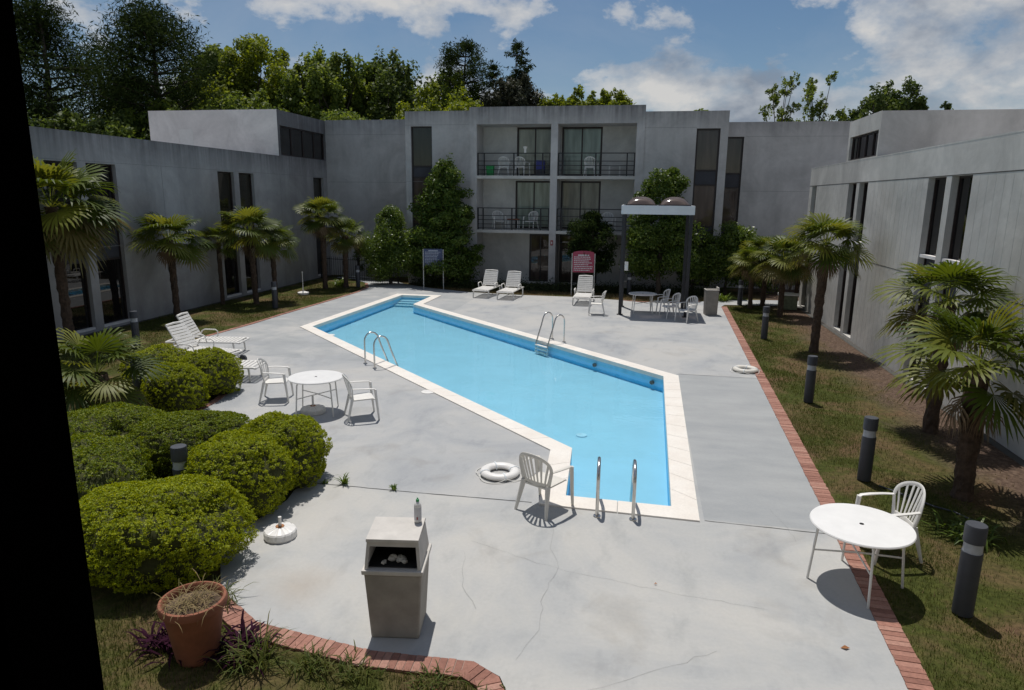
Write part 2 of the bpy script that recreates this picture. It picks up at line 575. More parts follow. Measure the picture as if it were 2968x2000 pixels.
class MB:
    def __init__(s):
        s.v, s.f = [], []

    def add(s, vs, fs):
        b = len(s.v)
        s.v += [tuple(v) for v in vs]
        s.f += [tuple(b + i for i in f) for f in fs]
        return s

    def box(s, x0, x1, y0, y1, z0, z1, mat=None):
        vs = [Vector(p) for p in ((x0, y0, z0), (x1, y0, z0), (x1, y1, z0), (x0, y1, z0), (x0, y0, z1), (x1, y0, z1), (x1, y1, z1), (x0, y1, z1))]
        if mat is not None:
            vs = [mat @ p for p in vs]
        return s.add(vs, [(3, 2, 1, 0), (4, 5, 6, 7), (0, 1, 5, 4), (1, 2, 6, 5), (2, 3, 7, 6), (3, 0, 4, 7)])

    def tube(s, pts, r, n=8, cap=True, flat=1.0, upv=None):
        """pts: path; r: radius or list; flat: second radius as a fraction"""
        pts = [Vector(p) for p in pts]
        rs = r if isinstance(r, (list, tuple)) else [r] * len(pts)
        b = len(s.v)
        prev = None
        for i, p in enumerate(pts):
            d = (pts[min(i + 1, len(pts) - 1)] - pts[max(i - 1, 0)]).normalized()
            if upv is not None:
                a = d.cross(Vector(upv))
                if a.length < 1e-4:
                    a = d.orthogonal()
                a.normalize()
            elif prev is None:
                a = d.orthogonal().normalized()
            else:
                a = (prev - d * prev.dot(d)).normalized()
            prev = a
            c = d.cross(a)
            for k_ in range(n):
                t = 2 * PI * (k_ + .5) / n
                s.v.append(tuple(p + a * (math.cos(t) * rs[i]) + c * (math.sin(t) * rs[i] * flat)))
        for i in range(len(pts) - 1):
            for k_ in range(n):
                k2 = (k_ + 1) % n
                s.f.append((b + i * n + k_, b + i * n + k2, b + (i + 1) * n + k2, b + (i + 1) * n + k_))
        if cap:
            s.f.append(tuple(b + k_ for k_ in reversed(range(n))))
            e = b + (len(pts) - 1) * n
            s.f.append(tuple(e + k_ for k_ in range(n)))
        return s

    def lathe(s, prof, n=24, c=(0, 0, 0), cap=True):
        b = len(s.v)
        for r, z in prof:
            for k_ in range(n):
                t = 2 * PI * k_ / n
                s.v.append((c[0] + r * math.cos(t), c[1] + r * math.sin(t), c[2] + z))
        for i in range(len(prof) - 1):
            for k_ in range(n):
                k2 = (k_ + 1) % n
                s.f.append((b + i * n + k_, b + i * n + k2, b + (i + 1) * n + k2, b + (i + 1) * n + k_))
        if cap:
            s.f.append(tuple(b + k_ for k_ in reversed(range(n))))
            e = b + (len(prof) - 1) * n
            s.f.append(tuple(e + k_ for k_ in range(n)))
        return s

    def prism(s, poly, z0, z1):
        n = len(poly)
        b = len(s.v)
        s.v += [(x, y, z0) for x, y in poly] + [(x, y, z1) for x, y in poly]
        for i in range(n):
            j = (i + 1) % n
            s.f.append((b + i, b + j, b + n + j, b + n + i))
        for tri in tessellate_polygon([[Vector((x, y, 0)) for x, y in poly]]):
            s.f.append(tuple(b + n + i for i in tri))
            s.f.append(tuple(b + i for i in reversed(tri)))
        return s

    def build(s, name, mat, parent=None, smooth=False, bevel=0):
        me = bpy.data.meshes.new(name)
        me.from_pydata(s.v, [], s.f)
        me.validate()
        import bmesh
        bm = bmesh.new()
        bm.from_mesh(me)
        bmesh.ops.recalc_face_normals(bm, faces=bm.faces)
        bm.to_mesh(me)
        bm.free()
        if smooth:
            for p in me.polygons:
                p.use_smooth = True
            me.set_sharp_from_angle(angle=rad(40))
        me.materials.append(mat)
        o = bpy.data.objects.new(name, me)
        COL.objects.link(o)
        if parent:
            o.parent = parent
        if bevel:
            bv = o.modifiers.new('bevel', 'BEVEL')
            bv.width = bevel
            bv.segments = 2
            bv.limit_method = 'ANGLE'
        return o


def empty(name, loc, rz, label, cat, group=None):
    o = bpy.data.objects.new(name, None)
    COL.objects.link(o)
    o.location = loc
    o.rotation_euler = (0, 0, rz)
    o.empty_display_size = .2
    return prop(o, label, cat, group)


def copy_thing(root, loc, rz, label, group=None, scale=None):
    def rec(o, par):
        c = o.copy()
        COL.objects.link(c)
        if par:
            c.parent = par
        for ch in list(o.children):
            rec(ch, c)
        return c
    c = rec(root, None)
    c.location = loc
    c.rotation_euler = (0, 0, rz)
    if scale:
        c.scale = scale
    c['label'] = label
    if group:
        c['group'] = group
    return c


def face(fx, fy):
    """rotation that turns local -Y towards (fx, fy)"""
    return math.atan2(fx, -fy)


def sheet(name, outer, holes, z, mat, kind='structure', seg=None):
    polys = [[Vector((x, y, 0)) for x, y in outer]] + [[Vector((x, y, 0)) for x, y in h] for h in holes]
    tris = tessellate_polygon(polys)
    V = [(p.x, p.y, z) for pl in polys for p in pl]
    F = []
    for t in tris:
        a, b, c = (Vector(V[i]) for i in t)
        F.append(t if (b - a).cross(c - a).z > 0 else tuple(reversed(t)))
    o = np_obj(name, V, [np.array(F)], mat)
    return prop(o, kind=kind)


# ------------------------------------------------------------------ ground, deck, pool
POOL = [(-10.35, 20.35), (-.9 - .35, 11.0 + .06), (-1.18, 9.1), (.62, 9.02), (.68, 16.45), (-8.45, 25.62), (-8.5, 27.75), (-10.15, 27.85)]
POOL = [(-10.4, 20.35), (-.98, 11.05), (-.88, 9.13), (.60, 9.08), (.70, 16.35), (-8.75, 25.65), (-8.73, 27.98), (-10.05, 27.98)]


def offset(poly, d):
    n = len(poly)
    out = []
    for i in range(n):
        p0, p1, p2 = Vector(poly[i - 1]), Vector(poly[i]), Vector(poly[(i + 1) % n])
        e1, e2 = (p1 - p0).normalized(), (p2 - p1).normalized()
        n1, n2 = Vector((e1.y, -e1.x)), Vector((e2.y, -e2.x))
        b = (n1 + n2).normalized()
        out.append(tuple(p1 + b * (d / max(.3, b.dot(n1)))))
    return out


COPE = offset(POOL, .36)
DECK = [(-.62, .9), (2.35, .9), (2.42, 4.0), (2.51, 5.8), (2.68, 9.7), (2.92, 16.72), (3.31, 28.2), (3.5, 28.75), (7.2, 29.2), (12, 29.3), (12, 30.9), (5.5, 30.6),
        (3.43, 30.1), (2.6, 29.4), (1.3, 28.75), (.1, 28.6), (-.8, 29.0), (-2.8, 29.45), (-5.2, 29.45), (-7.5, 29.8), (-9.44, 30.6), (-11, 31.6), (-12.4, 33.1), (-14.5, 34.5), (-15.6, 34.5), (-15.6, 33.4),
        (-14.4, 33.0), (-13.1, 31.6), (-12.45, 30.2), (-12.25, 28.6), (-12.35, 25.5), (-12.5, 22.2), (-12.52, 20.3), (-12.7, 18.2), (-13.0, 16.0), (-12.6, 14.9), (-11.5, 14.3), (-10.2, 14.1),
        (-9.2, 13.75), (-8.65, 13.1), (-8.45, 12.2), (-8.4, 11.4), (-8.0, 10.6), (-6.8, 10.0), (-5.6, 9.7), (-4.9, 9.2), (-4.72, 8.2), (-4.85, 7.2), (-4.7, 6.6), (-4.3, 6.0), (-3.6, 5.55), (-2.32, 5.36), (-1.34, 5.40), (-1.05, 5.25), (-.86, 4.9), (-.72, 4.0)]
sheet('pool_deck', DECK, [POOL], 0, MT['deck'])
# the lawn and the land round the hotel, one sheet to the horizon, open under the pool
sheet('ground', [(-600, -300), (600, -300), (600, 900), (-600, 900)], [offset(POOL, .2)], -.02, MT['lawn'])


def kerb(name, path, w=.22, side=1):
    """soldier course of single bricks along a path"""
    m = MB()
    pts = [Vector(p) for p in path]
    rnd = random.Random(3)
    for a, b in zip(pts[:-1], pts[1:]):
        L_ = (b - a).length
        n = max(1, round(L_ / .078))
        d = (b - a) / n
        e = d.normalized()
        nn = Vector((e.y, -e.x)) * side
        for i in range(n):
            p = a + d * i
            q = p + d * .90
            h = .012 + rnd.uniform(-.003, .003)
            j = rnd.uniform(-.006, .006)
            vs = [p + nn * j, q + nn * j, q + nn * (w + j), p + nn * (w + j)]
            m.add([(v.x, v.y, -.06) for v in vs] + [(v.x, v.y, h) for v in vs],
                  [(4, 5, 6, 7), (0, 1, 5, 4), (1, 2, 6, 5), (2, 3, 7, 6), (3, 0, 4, 7)])
    o = m.build(name, MT['brick'])
    # mortar bed just under the brick tops
    V, F = [], []
    for i, q in enumerate(pts):
        e = (pts[min(i + 1, len(pts) - 1)] - pts[max(i - 1, 0)]).normalized()
        nn = Vector((e.y, -e.x)) * side
        V += [(q.x, q.y, .004), (q.x + nn.x * w, q.y + nn.y * w, .004)]
        if i:
            F.append((2 * i - 2, 2 * i - 1, 2 * i + 1, 2 * i))
    prop(np_obj('kerb_mortar', V, [np.array(F)], MT['mortar']), kind='structure')
    return prop(o, kind='structure')


kerb('brick_kerb_right', [(2.36, 1.2), (2.42, 4.0), (2.51, 5.8), (2.68, 9.7), (2.92, 16.72), (3.31, 28.2)], .22, 1)
kerb('brick_kerb_front', [(-.74, 1.2), (-.74, 4.0), (-.88, 4.9), (-1.06, 5.24), (-1.34, 5.39), (-2.32, 5.35), (-3.6, 5.54), (-4.3, 6.0)], .22, -1)
kerb('brick_kerb_left', [(-12.7, 18.2), (-12.53, 20.3), (-12.51, 22.2), (-12.36, 25.5), (-12.26, 28.6), (-12.46, 30.2), (-13.1, 31.6)], .14, -1)
kerb('brick_kerb_hedge', [(-8.4, 11.4), (-8.45, 12.2), (-8.65, 13.1), (-9.2, 13.75)], .14, -1)
kerb('brick_kerb_back', [(-.8, 29.02), (.1, 28.62), (1.3, 28.77), (2.6, 29.42)], .12, -1)


def strip(name, path, w, mat, z=.004, jit=0, kind='structure', seed=1, taper=True):
    rnd = random.Random(seed)
    pts = []
    for a, b in zip(path[:-1], path[1:]):
        a, b = Vector(a), Vector(b)
        n = max(1, int((b - a).length / .12)) if jit else 1
        for i in range(n):
            p = a.lerp(b, i / n)
            pts.append(p + Vector((rnd.uniform(-jit, jit), rnd.uniform(-jit, jit))))
    pts.append(Vector(path[-1]))
    V, F = [], []
    for i, p in enumerate(pts):
        d = (pts[min(i + 1, len(pts) - 1)] - pts[max(i - 1, 0)]).normalized()
        nn = Vector((-d.y, d.x)) * (w * (rnd.uniform(.5, 1.2) if jit else 1) / 2)
        V += [(p.x + nn.x, p.y + nn.y, z), (p.x - nn.x, p.y - nn.y, z)]
    F = [(2 * i, 2 * i + 1, 2 * i + 3, 2 * i + 2) for i in range(len(pts) - 1)]
    return prop(np_obj(name, V, [np.array(F)], mat), kind=kind)


strip('deck_joint', [(-4.9, 8.83), (-3.0, 8.82), (-1.33, 8.84)], .016, MT['joint'], jit=.006)
strip('deck_joint', [(1.02, 8.76), (2.6, 8.70)], .012, MT['joint'], jit=.004, seed=2)
strip('deck_joint', [(1.06, 16.72), (2.9, 16.7)], .014, MT['joint'], jit=.003, seed=3)
for i, pth in enumerate(([(-.95, 8.3), (-.9, 7.6), (-.75, 7.2), (-.85, 6.6), (-.8, 6.0), (-.95, 5.5)], [(-1.9, 7.6), (-.9, 7.2), (.3, 6.95), (1.5, 6.8)],
                         [(-.6, 5.0), (.2, 5.5), (.9, 6.0)], [(-1.9, 7.3), (-1.75, 6.6), (-1.5, 6.2)], [(2.12, 8.4), (2.05, 8.9), (1.95, 9.3)], [(-4.2, 11.2), (-3.2, 11.9), (-2.8, 12.2)],
                         [(-9.6, 21.6), (-8.0, 21.5)][:0] or [(-8.2, 13.0), (-7.2, 12.9)])):
    strip('deck_crack', pth, .0026, MT['weedjoint'], jit=.018, seed=10 + i)

# pool
pool = empty('swimming_pool', (0, 0, 0), 0, 'long angular swimming pool of bright blue water in the grey deck', 'pool')
WZ = -.13


def floor_z(x, y):
    t = (28 - y) / 19
    return -.335 - .07 * max(0, min(1, t))


m = MB()
nP = len(POOL)
inner = POOL
V = [(x, y, -.075) for x, y in inner] + [(x, y, -.20) for x, y in inner]
m.add(V, [(i, i + nP, (i + 1) % nP + nP, (i + 1) % nP) for i in range(nP)])
m.build('waterline_tile', MT['pooltile'], pool)
m = MB()
V = [(x, y, -.20) for x, y in inner] + [(x, y, floor_z(x, y)) for x, y in inner]
m.add(V, [(i, i + nP, (i + 1) % nP + nP, (i + 1) % nP) for i in range(nP)])
m.build('side_wall', MT['poolwall'], pool)
m = MB()
for t in tessellate_polygon([[Vector((x, y, 0)) for x, y in inner]]):
    m.add([(inner[i][0], inner[i][1], floor_z(*inner[i])) for i in t], [(0, 1, 2)])
m.build('floor', MT['poolfloor'], pool)
for k_ in range(3):
    y0 = 27.96 - .34 * (k_ + 1)
    MB().box(-10.02, -8.77, y0, 27.96 - .34 * k_ - (.002 if k_ else 0), -.5, -.17 - .05 * k_).build('step', MT['poolfloor'], pool)
# coping: cream slabs with narrow joints, 2 cm over the deck
m = MB()
for i in range(nP):
    a, b = Vector(POOL[i]), Vector(POOL[(i + 1) % nP])
    c, d = Vector(COPE[i]), Vector(COPE[(i + 1) % nP])
    n = max(1, round((b - a).length / .62))
    for j in range(n):
        g0, g1 = (j + (.006 if j else 0)) / n, (j + 1 - (.006 if j < n - 1 else 0)) / n
        q = [a.lerp(b, g0), a.lerp(b, g1), c.lerp(d, g1), c.lerp(d, g0)]
        m.add([(p.x, p.y, -.075) for p in q] + [(p.x, p.y, .022) for p in q],
              [(4, 5, 6, 7), (0, 1, 5, 4), (1, 2, 6, 5), (2, 3, 7, 6), (3, 0, 4, 7), (3, 2, 1, 0)])
m.build('coping', MT['coping'], pool)
MB().lathe([(.11, 0), (.11, .012), (.10, .016), (0.001, .016)], 24, (-.96 - .0, 12.86, floor_z(0, 12.86) + .003), cap=False).build('drain_cover', MT['drain'], pool)
for x, y in ((-1.05 + .0, 18.07), (.45, 16.58)):
    MB().tube([(x, y - .03, -.2), (x - .02, y - .07, -.2)], .055, 10).build('inlet', MT['dark'], pool)
wp = np_obj('water', [(x, y, WZ) for x, y in POOL], [np.array(tessellate_polygon([[Vector((x, y, 0)) for x, y in POOL]]))], MT['water'])
prop(wp, kind='structure')
if wp.data.polygons[0].normal.z < 0:
    wp.data.flip_normals()

# ------------------------------------------------------------------ buildings
def wall_panel(m, fn, a0, a1, z0, z1, holes, t=.25):
    """wall front with openings. fn(a, d, z) -> point (d = depth into the wall)"""
    xs = sorted({a0, a1, *[h[0] for h in holes], *[h[1] for h in holes]})
    zs = sorted({z0, z1, *[h[2] for h in holes], *[h[3] for h in holes]})
    for i in range(len(xs) - 1):
        for j in range(len(zs) - 1):
            cx, cz = (xs[i] + xs[i + 1]) / 2, (zs[j] + zs[j + 1]) / 2
            if any(h[0] < cx < h[1] and h[2] < cz < h[3] for h in holes):
                continue
            m.add([fn(xs[i], 0, zs[j]), fn(xs[i + 1], 0, zs[j]), fn(xs[i + 1], 0, zs[j + 1]), fn(xs[i], 0, zs[j + 1])], [(0, 1, 2, 3)])
    for h in holes:
        c = [(h[0], h[2]), (h[1], h[2]), (h[1], h[3]), (h[0], h[3])]
        for k_ in range(4):
            p, q = c[k_], c[(k_ + 1) % 4]
            if p[1] == q[1] == z0:
                continue
            m.add([fn(p[0], 0, p[1]), fn(q[0], 0, q[1]), fn(q[0], t, q[1]), fn(p[0], t, p[1])], [(0, 1, 2, 3)])
    return m


def box_fn(m, fn, a0, a1, d0, d1, z0, z1):
    vs = [fn(a, d, z) for z in (z0, z1) for d in (d0, d1) for a in (a0, a1)]
    m.add(vs, [(0, 1, 3, 2), (4, 5, 7, 6), (0, 1, 5, 4), (2, 3, 7, 6), (0, 2, 6, 4), (1, 3, 7, 5)])


def window(parent, fn, a0, a1, z0, z1, pane, d=.14, splits=(), fw=.05, bars=(), sill=None):
    """frame with its panes set back in the opening. splits: (z0, z1) spandrel bands"""
    m = MB()
    for x0, x1 in ((a0, a0 + fw), (a1 - fw, a1)):
        box_fn(m, fn, x0, x1, d - .03, d + .05, z0, z1)
    box_fn(m, fn, a0 + fw, a1 - fw, d - .03, d + .05, z1 - fw, z1)
    box_fn(m, fn, a0 + fw, a1 - fw, d - .03, d + .05, z0, z0 + fw)
    for b in bars:
        box_fn(m, fn, b - .03, b + .03, d - .025, d + .045, z0 + fw, z1 - fw)
    for s0, s1 in splits:
        for zz in (s0, s1):
            box_fn(m, fn, a0 + fw, a1 - fw, d - .028, d + .046, zz - .03, zz + .03)
    f = m.build('window', MT['frame'], parent)
    zs = [z0] + [z for s in sorted(splits) for z in s] + [z1]
    for i in range(len(zs) - 1):
        mm = MB()
        if i % 2 == 0:
            box_fn(mm, fn, a0 + fw, a1 - fw, d + .01, d + .03, zs[i] + .03, zs[i + 1] - .03)
            pm = pane[(i // 2) % len(pane)] if isinstance(pane, (list, tuple)) else pane
            mm.build('pane', pm, f)
        else:
            box_fn(mm, fn, a0 + fw, a1 - fw, d, d + .035, zs[i] + .03, zs[i + 1] - .03)
            mm.build('spandrel', MT['panel'], f)
    if sill is not None:
        mm = MB()
        box_fn(mm, fn, a0 + .01, a1 - .01, .02, d - .03, sill - .04, sill + .03)
        mm.build('sill', MT['wall_w'], f)
    return f


def shell(m, x0, x1, y0, y1, z0, z1, skip=()):
    """outer faces of a block, without the named sides"""
    q = dict(xm=[(x0, y0), (x0, y1)], xp=[(x1, y0), (x1, y1)], ym=[(x0, y0), (x1, y0)], yp=[(x0, y1), (x1, y1)])
    for k_, (p, r) in q.items():
        if k_ not in skip:
            m.add([(*p, z0), (*r, z0), (*r, z1), (*p, z1)], [(0, 1, 2, 3)])
    if 'top' not in skip:
        m.add([(x0, y0, z1), (x1, y0, z1), (x1, y1, z1), (x0, y1, z1)], [(0, 1, 2, 3)])


# left wing
fl = lambda a, d, z: (-16.5 - d, a, z)
lw = empty('hotel_wing', (-16.5, 19, 0), 0, 'low blue-grey hotel wing behind the left row of palms, two storeys with paired dark windows', 'building')


def sub(parent):
    """fn in world coordinates -> fn in the parent's local space (parents are not rotated)"""
    L0 = parent.location
    return lambda f: (lambda a, d, z: tuple(Vector(f(a, d, z)) - L0))


fL = sub(lw)(fl)
pairs = [(8.9, 10.0), (10.3, 11.4), (16.95, 18.13), (18.46, 19.66), (25.07, 26.18), (26.54, 27.67), (33.2, 34.33)]
holes = [(a, b, .06, 5.09) for a, b in pairs]
m = MB()
wall_panel(m, fL, 1.0, 34.85, -.1, 5.93, holes)
mm = MB()
shell(mm, -30, -16.5, 1.0, 34.85, -.1, 5.6, skip=('xp',))
m.add([Vector(v) - lw.location for v in mm.v], mm.f)
box_fn(m, fL, 1.0, 34.85, .002, .25, 5.5, 5.928)
m.build('wall', MT['wall_l'], lw)
m = MB()
for z in (5.13, 2.55):
    box_fn(m, fL, 1.0, 34.85, -.003, .01, z, z + .014)
for a in (4.9, 13.2, 21.8, 29.9):
    box_fn(m, fL, a, a + .014, -.0032, .01, 0, 5.12)
m.build('panel_joint', MT['weedjoint'], lw)
for i, (a, b) in enumerate(pairs):
    window(lw, fL, a, b, .06, 5.09, [MT['pane_dark'], MT['pane_dark'] if i < 4 else MT['pane_olive']][::1] if i < 4 else [MT['pane_dark'], MT['pane_olive']], .16, [(2.15, 3.1)], .05, sill=.10)
m = MB()
box_fn(m, fL, 1.0, 34.87, -.004, .27, 5.93, 5.965)
m.build('parapet_cap', MT['wall_l'], lw)

# left tower
lt = empty('stair_tower', (-16.5, 32, 5.6), 0, 'pale square roof tower with a wide dark window, above the left wing', 'building')
fT = sub(lt)(lambda a, d, z: (-16.5 - .004 - d, a, z))
m = MB()
wall_panel(m, fT, 29.93, 34.9, 5.966, 8.0, [(30.13, 34.7, 6.0, 7.33)])
m.build('wall', MT['wall_l'], lt)
m = MB()
fT2 = sub(lt)(lambda a, d, z: (a, 29.93 + d, z))
wall_panel(m, fT2, -23.05, -16.504, 5.6, 8.0, [])
mm = MB()
shell(mm, -23.05, -16.504, 29.93, 34.9, 5.6, 7.98, skip=('xp', 'ym'))
m.add([Vector(v) - lt.location for v in mm.v], mm.f)
m.build('white_wall', MT['wall_w'], lt)
window(lt, fT, 30.13, 34.7, 6.0, 7.33, MT['pane_dark'], .1, (), .06, bars=(31.3, 32.45, 33.6))
m = MB()
box_fn(m, fT2, -21.5, -20.8, -.012, .0, 5.65, 7.15)
m.build('door', MT['white'], lt)

# right wing
rw = empty('hotel_wing', (6.5, 16, 0), 0, 'pale grey ribbed hotel wing on the right behind the palms, with tall dark paired windows', 'building')
fR = sub(rw)(lambda a, d, z: (6.5 + d, a, z))
pairs = [(8.9, 9.9), (10.15, 11.1), (15.58, 16.54), (16.82, 17.79), (22.2, 23.04), (23.33, 24.17), (28.38, 29.08)]
m = MB()
wall_panel(m, fR, 2.0, 29.5, -.1, 5.42, [(a, b, .06, 4.745) for a, b in pairs])
mm = MB()
shell(mm, 6.5, 20, 2.0, 29.5, -.1, 5.1, skip=('xm',))
m.add([Vector(v) - rw.location for v in mm.v], mm.f)
box_fn(m, fR, 2.0, 29.5, .002, .25, 5.0, 5.418)
# vertical ribs, 3 mm proud
edges = sorted([2.0, 29.5] + [e for p in pairs for e in p])
for s0, s1 in zip(edges[::2], edges[1::2]):
    n = int((s1 - s0) / .3)
    for i in range(1, n):
        a = s0 + (s1 - s0) * i / n
        box_fn(m, fR, a - .006, a + .006, -.0022, .01, .02, 4.74)
m.build('wall', MT['wall_r'], rw)
m = MB()
box_fn(m, fR, 2.0, 29.5, -.0035, .01, 4.748, 4.768)
m.build('panel_joint', MT['joint'], rw)
for s0, s1 in zip(edges[::2], edges[1::2]):
    m = MB()
    box_fn(m, fR, s0, s1, -.0035, .01, 2.48, 2.494)
    m.build('panel_joint', MT['joint'], rw)
for i, (a, b) in enumerate(pairs):
    window(rw, fR, a, b, .06, 4.745, MT['pane_dark'], .17, [(.06 + .1, .70), (2.0, 2.93)][1:] + [], .045, sill=2.96)
m = MB()
box_fn(m, fR, 2.0, 29.52, -.003, .27, 5.42, 5.45)
m.build('parapet_cap', MT['wall_r'], rw)
rtw = empty('stair_tower', (6.5, 23, 5.1), 0, 'grey square roof tower with four dark panes, above the right wing', 'building')
fQ = sub(rtw)(lambda a, d, z: (6.504 + d, a, z))
m = MB()
wall_panel(m, fQ, 21.7, 24.8, 5.451, 6.7, [(21.82, 24.58, 5.47, 6.2)])
m.build('wall', MT['wall_r'], rtw)
m = MB()
mm = MB()
shell(mm, 6.504, 16, 21.7, 24.8, 5.1, 6.69, skip=('xm',))
m.add([Vector(v) - rtw.location for v in mm.v], mm.f)
m.build('side_wall', MT['wall_c'], rtw)
window(rtw, fQ, 21.82, 24.58, 5.47, 6.2, MT['pane_dark'], .1, (), .05, bars=(22.5, 23.2, 23.9))

# the three-storey block at the back of the court
cb = empty('hotel_block', (-4, 34, 0), 0, 'three-storey grey concrete hotel block with four balconies across the end of the court', 'building')
fC = lambda v0: sub(cb)(lambda a, d, z: (a, v0 + d, z))
m = MB()
f0, fb, fi = fC(32.4), fC(34.8), fC(33.75)
wall_panel(m, fb, -16.5, -11.28, -.1, 8.03, [])
wall_panel(m, fb, 3.55, 12.0, -.1, 7.76, [(3.62, 4.55, .5, 7.10)])
wall_panel(m, f0, -11.28, -8.1, -.1, 8.13, [(-11.0, -9.96, .3, 7.45)])
wall_panel(m, f0, -.07, 3.55, -.1, 8.0, [(2.2, 3.22, .3, 7.26)])
mm = MB()
shell(mm, -11.28, -8.1, 32.4, 43, -.1, 8.1, skip=('ym', 'xp'))
shell(mm, -.07, 3.55, 32.4, 43, -.1, 7.98, skip=('ym', 'xm'))
shell(mm, -16.5, -11.28, 34.8, 43, -.1, 8.0, skip=('ym', 'xp'))
shell(mm, 3.55, 12.0, 34.8, 43, -.1, 7.73, skip=('ym', 'xm'))
shell(mm, -8.1, -.07, 33.75, 43, -.1, 8.25, skip=('ym',))
m.add([Vector(v) - cb.location for v in mm.v], mm.f)
m.build('wall', MT['wall_c'], cb)
# recessed wall of the balconies, with door openings
m = MB()
doors = [(-6.1, -4.32, 5.22, 7.5), (-3.92, -2.0, 5.22, 7.5), (-6.15, -4.32, 2.72, 5.0), (-3.92, -2.0, 2.72, 5.0), (-5.42, -4.32, .1, 2.45), (-3.92, -2.05, .1, 2.45)]
wall_panel(m, fi, -8.1, -.07, -.1, 8.24, doors, .2)
m.build('recessed_wall', MT['wall_in'], cb)
# frame of the balcony front: columns, lintel
m = MB()
ff = fC(32.36)
box_fn(m, ff, -8.12, -.05, 0, 1.4, 7.51, 8.28)
box_fn(m, ff, -8.12, -7.77, 0, 1.4, -.1, 7.508)
box_fn(m, ff, -.41, -.05, 0, 1.4, -.1, 7.508)
box_fn(m, ff, -4.27, -3.95, 0, 1.4, -.1, 7.508)
m.build('balcony_frame', MT['wall_c'], cb)
for a0, a1 in ((-7.768, -4.272), (-3.948, -.412)):
    for z in (5.06, 2.54):
        m = MB()
        box_fn(m, ff, a0, a1, .01, 1.395, z, z + .14)
        m.build('balcony_slab', MT['wall_in'], cb)
panes = [MT['pane_cream'], MT['pane_green'], MT['pane_green'], MT['pane_cream'], MT['pane_brown'], MT['pane_brown']]
for (a, b, z0, z1), pm in zip(doors, panes):
    window(cb, fi, a, b, z0, z1, pm, .08, (), .085, bars=((a + b) / 2,))
window(cb, f0, -11.0, -9.96, .3, 7.45, [MT['pane_brown'], MT['pane_brown'], MT['pane_olive']], .12, [(2.5, 2.9), (5.1, 5.62)], .06)
window(cb, f0, 2.2, 3.22, .3, 7.26, [MT['pane_brown'], MT['pane_brown'], MT['pane_brown']], .12, [(2.4, 3.0), (4.83, 5.47)], .075)
window(cb, fb, 3.62, 4.55, .5, 7.10, [MT['pane_brown'], MT['pane_brown'], MT['pane_brown']], .12, [(2.4, 3.0), (4.76, 5.42)], .075)
m = MB()
for ft, a0, a1, z in ((f0, -11.28, -8.12, 7.5), (f0, -11.28, -8.12, 4.9), (f0, -.05, 2.2, 7.3), (f0, -.05, 2.2, 4.9), (fb, -16.45, -11.3, 7.3), (fb, -16.45, -11.3, 4.9), (fb, 4.6, 12, 7.1), (fb, 4.6, 12, 4.6)):
    m = MB()
    box_fn(m, ft, a0, a1, -.003, .01, z, z + .012)
    m.build('panel_joint', MT['weedjoint'], cb)
# railings: posts, three rails and a top rail
for i, (a0, a1, z, posts) in enumerate(((-7.76, -4.28, 5.2, (-7.43, -6.01, -4.65)), (-3.94, -.42, 5.2, (-3.7, -2.2, -.78)), (-7.76, -4.28, 2.68, (-7.48, -6.08, -4.7)), (-3.94, -.42, 2.68, (-3.7, -2.2, -.78)))):
    m = MB()
    fr_ = fC(32.45)
    box_fn(m, fr_, a0, a1, 0, .05, z + 1.0, z + 1.04)
    for zz in (.06, .25, .45, .65):
        box_fn(m, fr_, a0, a1, .010, .040, z + zz, z + zz + .032)
    for p in (a0 + .03, *posts, a1 - .03):
        box_fn(m, fr_, p - .028, p + .028, .003, .047, z + .001, z + .999)
    m.build('balcony_railing', MT['black_iron'], cb)
m = MB()
box_fn(m, ff, -4.19, -4.07, -.02, -.002, 2.0, 2.24)
sq = m.build('number_plate', MT['red'], cb)
m = MB()
box_fn(m, ff, -4.155, -4.105, -.026, -.0205, 2.06, 2.18)
m.build('numeral', MT['letter'], sq)

# the wing the photograph is taken from: an upstairs room behind its window
nb = empty('hotel_wing', (0, -2, 0), 0, 'dark window wall with a black upright post at the left edge of the view', 'building')
o_ = Vector((0, -2, 0))


def nbox(mb, *b):
    mm = MB().box(*b)
    mb.add([Vector(v) - o_ for v in mm.v], mm.f)
    return mb


m = MB()
nbox(m, -7, 7.5, .36, .66, -.1, 2.75)
nbox(m, -7, 7.5, .36, .66, 5.6, 6.4)
nbox(m, -7, -3.2, .36, .66, 2.751, 5.599)
nbox(m, 3.4, 7.5, .36, .66, 2.751, 5.599)
m.build('wall', MT['wall_r'], nb)
m = MB()
nbox(m, -3.2, 3.4, -5.0, .355, 2.60, 2.75)
nbox(m, -3.2, 3.4, -5.0, .355, 5.602, 5.75)
nbox(m, -3.4, -3.203, -5.0, .355, 2.60, 5.75)
nbox(m, 3.403, 3.6, -5.0, .355, 2.60, 5.75)
nbox(m, -3.4, 3.6, -5.2, -5.003, 2.60, 5.75)
m.build('room', MT['black'], nb)
m = MB()
nbox(m, -.75, -.575, .48, .58, 2.85, 5.5)
nbox(m, -3.2, 3.4, .48, .58, 2.752, 2.85)
nbox(m, -3.2, 3.4, .46, .56, 5.5, 5.598)
nbox(m, -3.2, -3.12, .46, .56, 2.85, 5.5)
nbox(m, 3.32, 3.4, .46, .56, 2.85, 5.5)
m.build('window_frame', MT['jamb'], nb)
# ------------------------------------------------------------------ furniture
def taper_leg(p0, p1, w0, w1, d0=.03, d1=.02, upv=(0, 1, 0)):
    return MB().tube([p0, Vector(p0).lerp(Vector(p1), .5), p1], [w0, (w0 + w1) / 2, w1], 8, flat=d0 / w0, upv=upv)


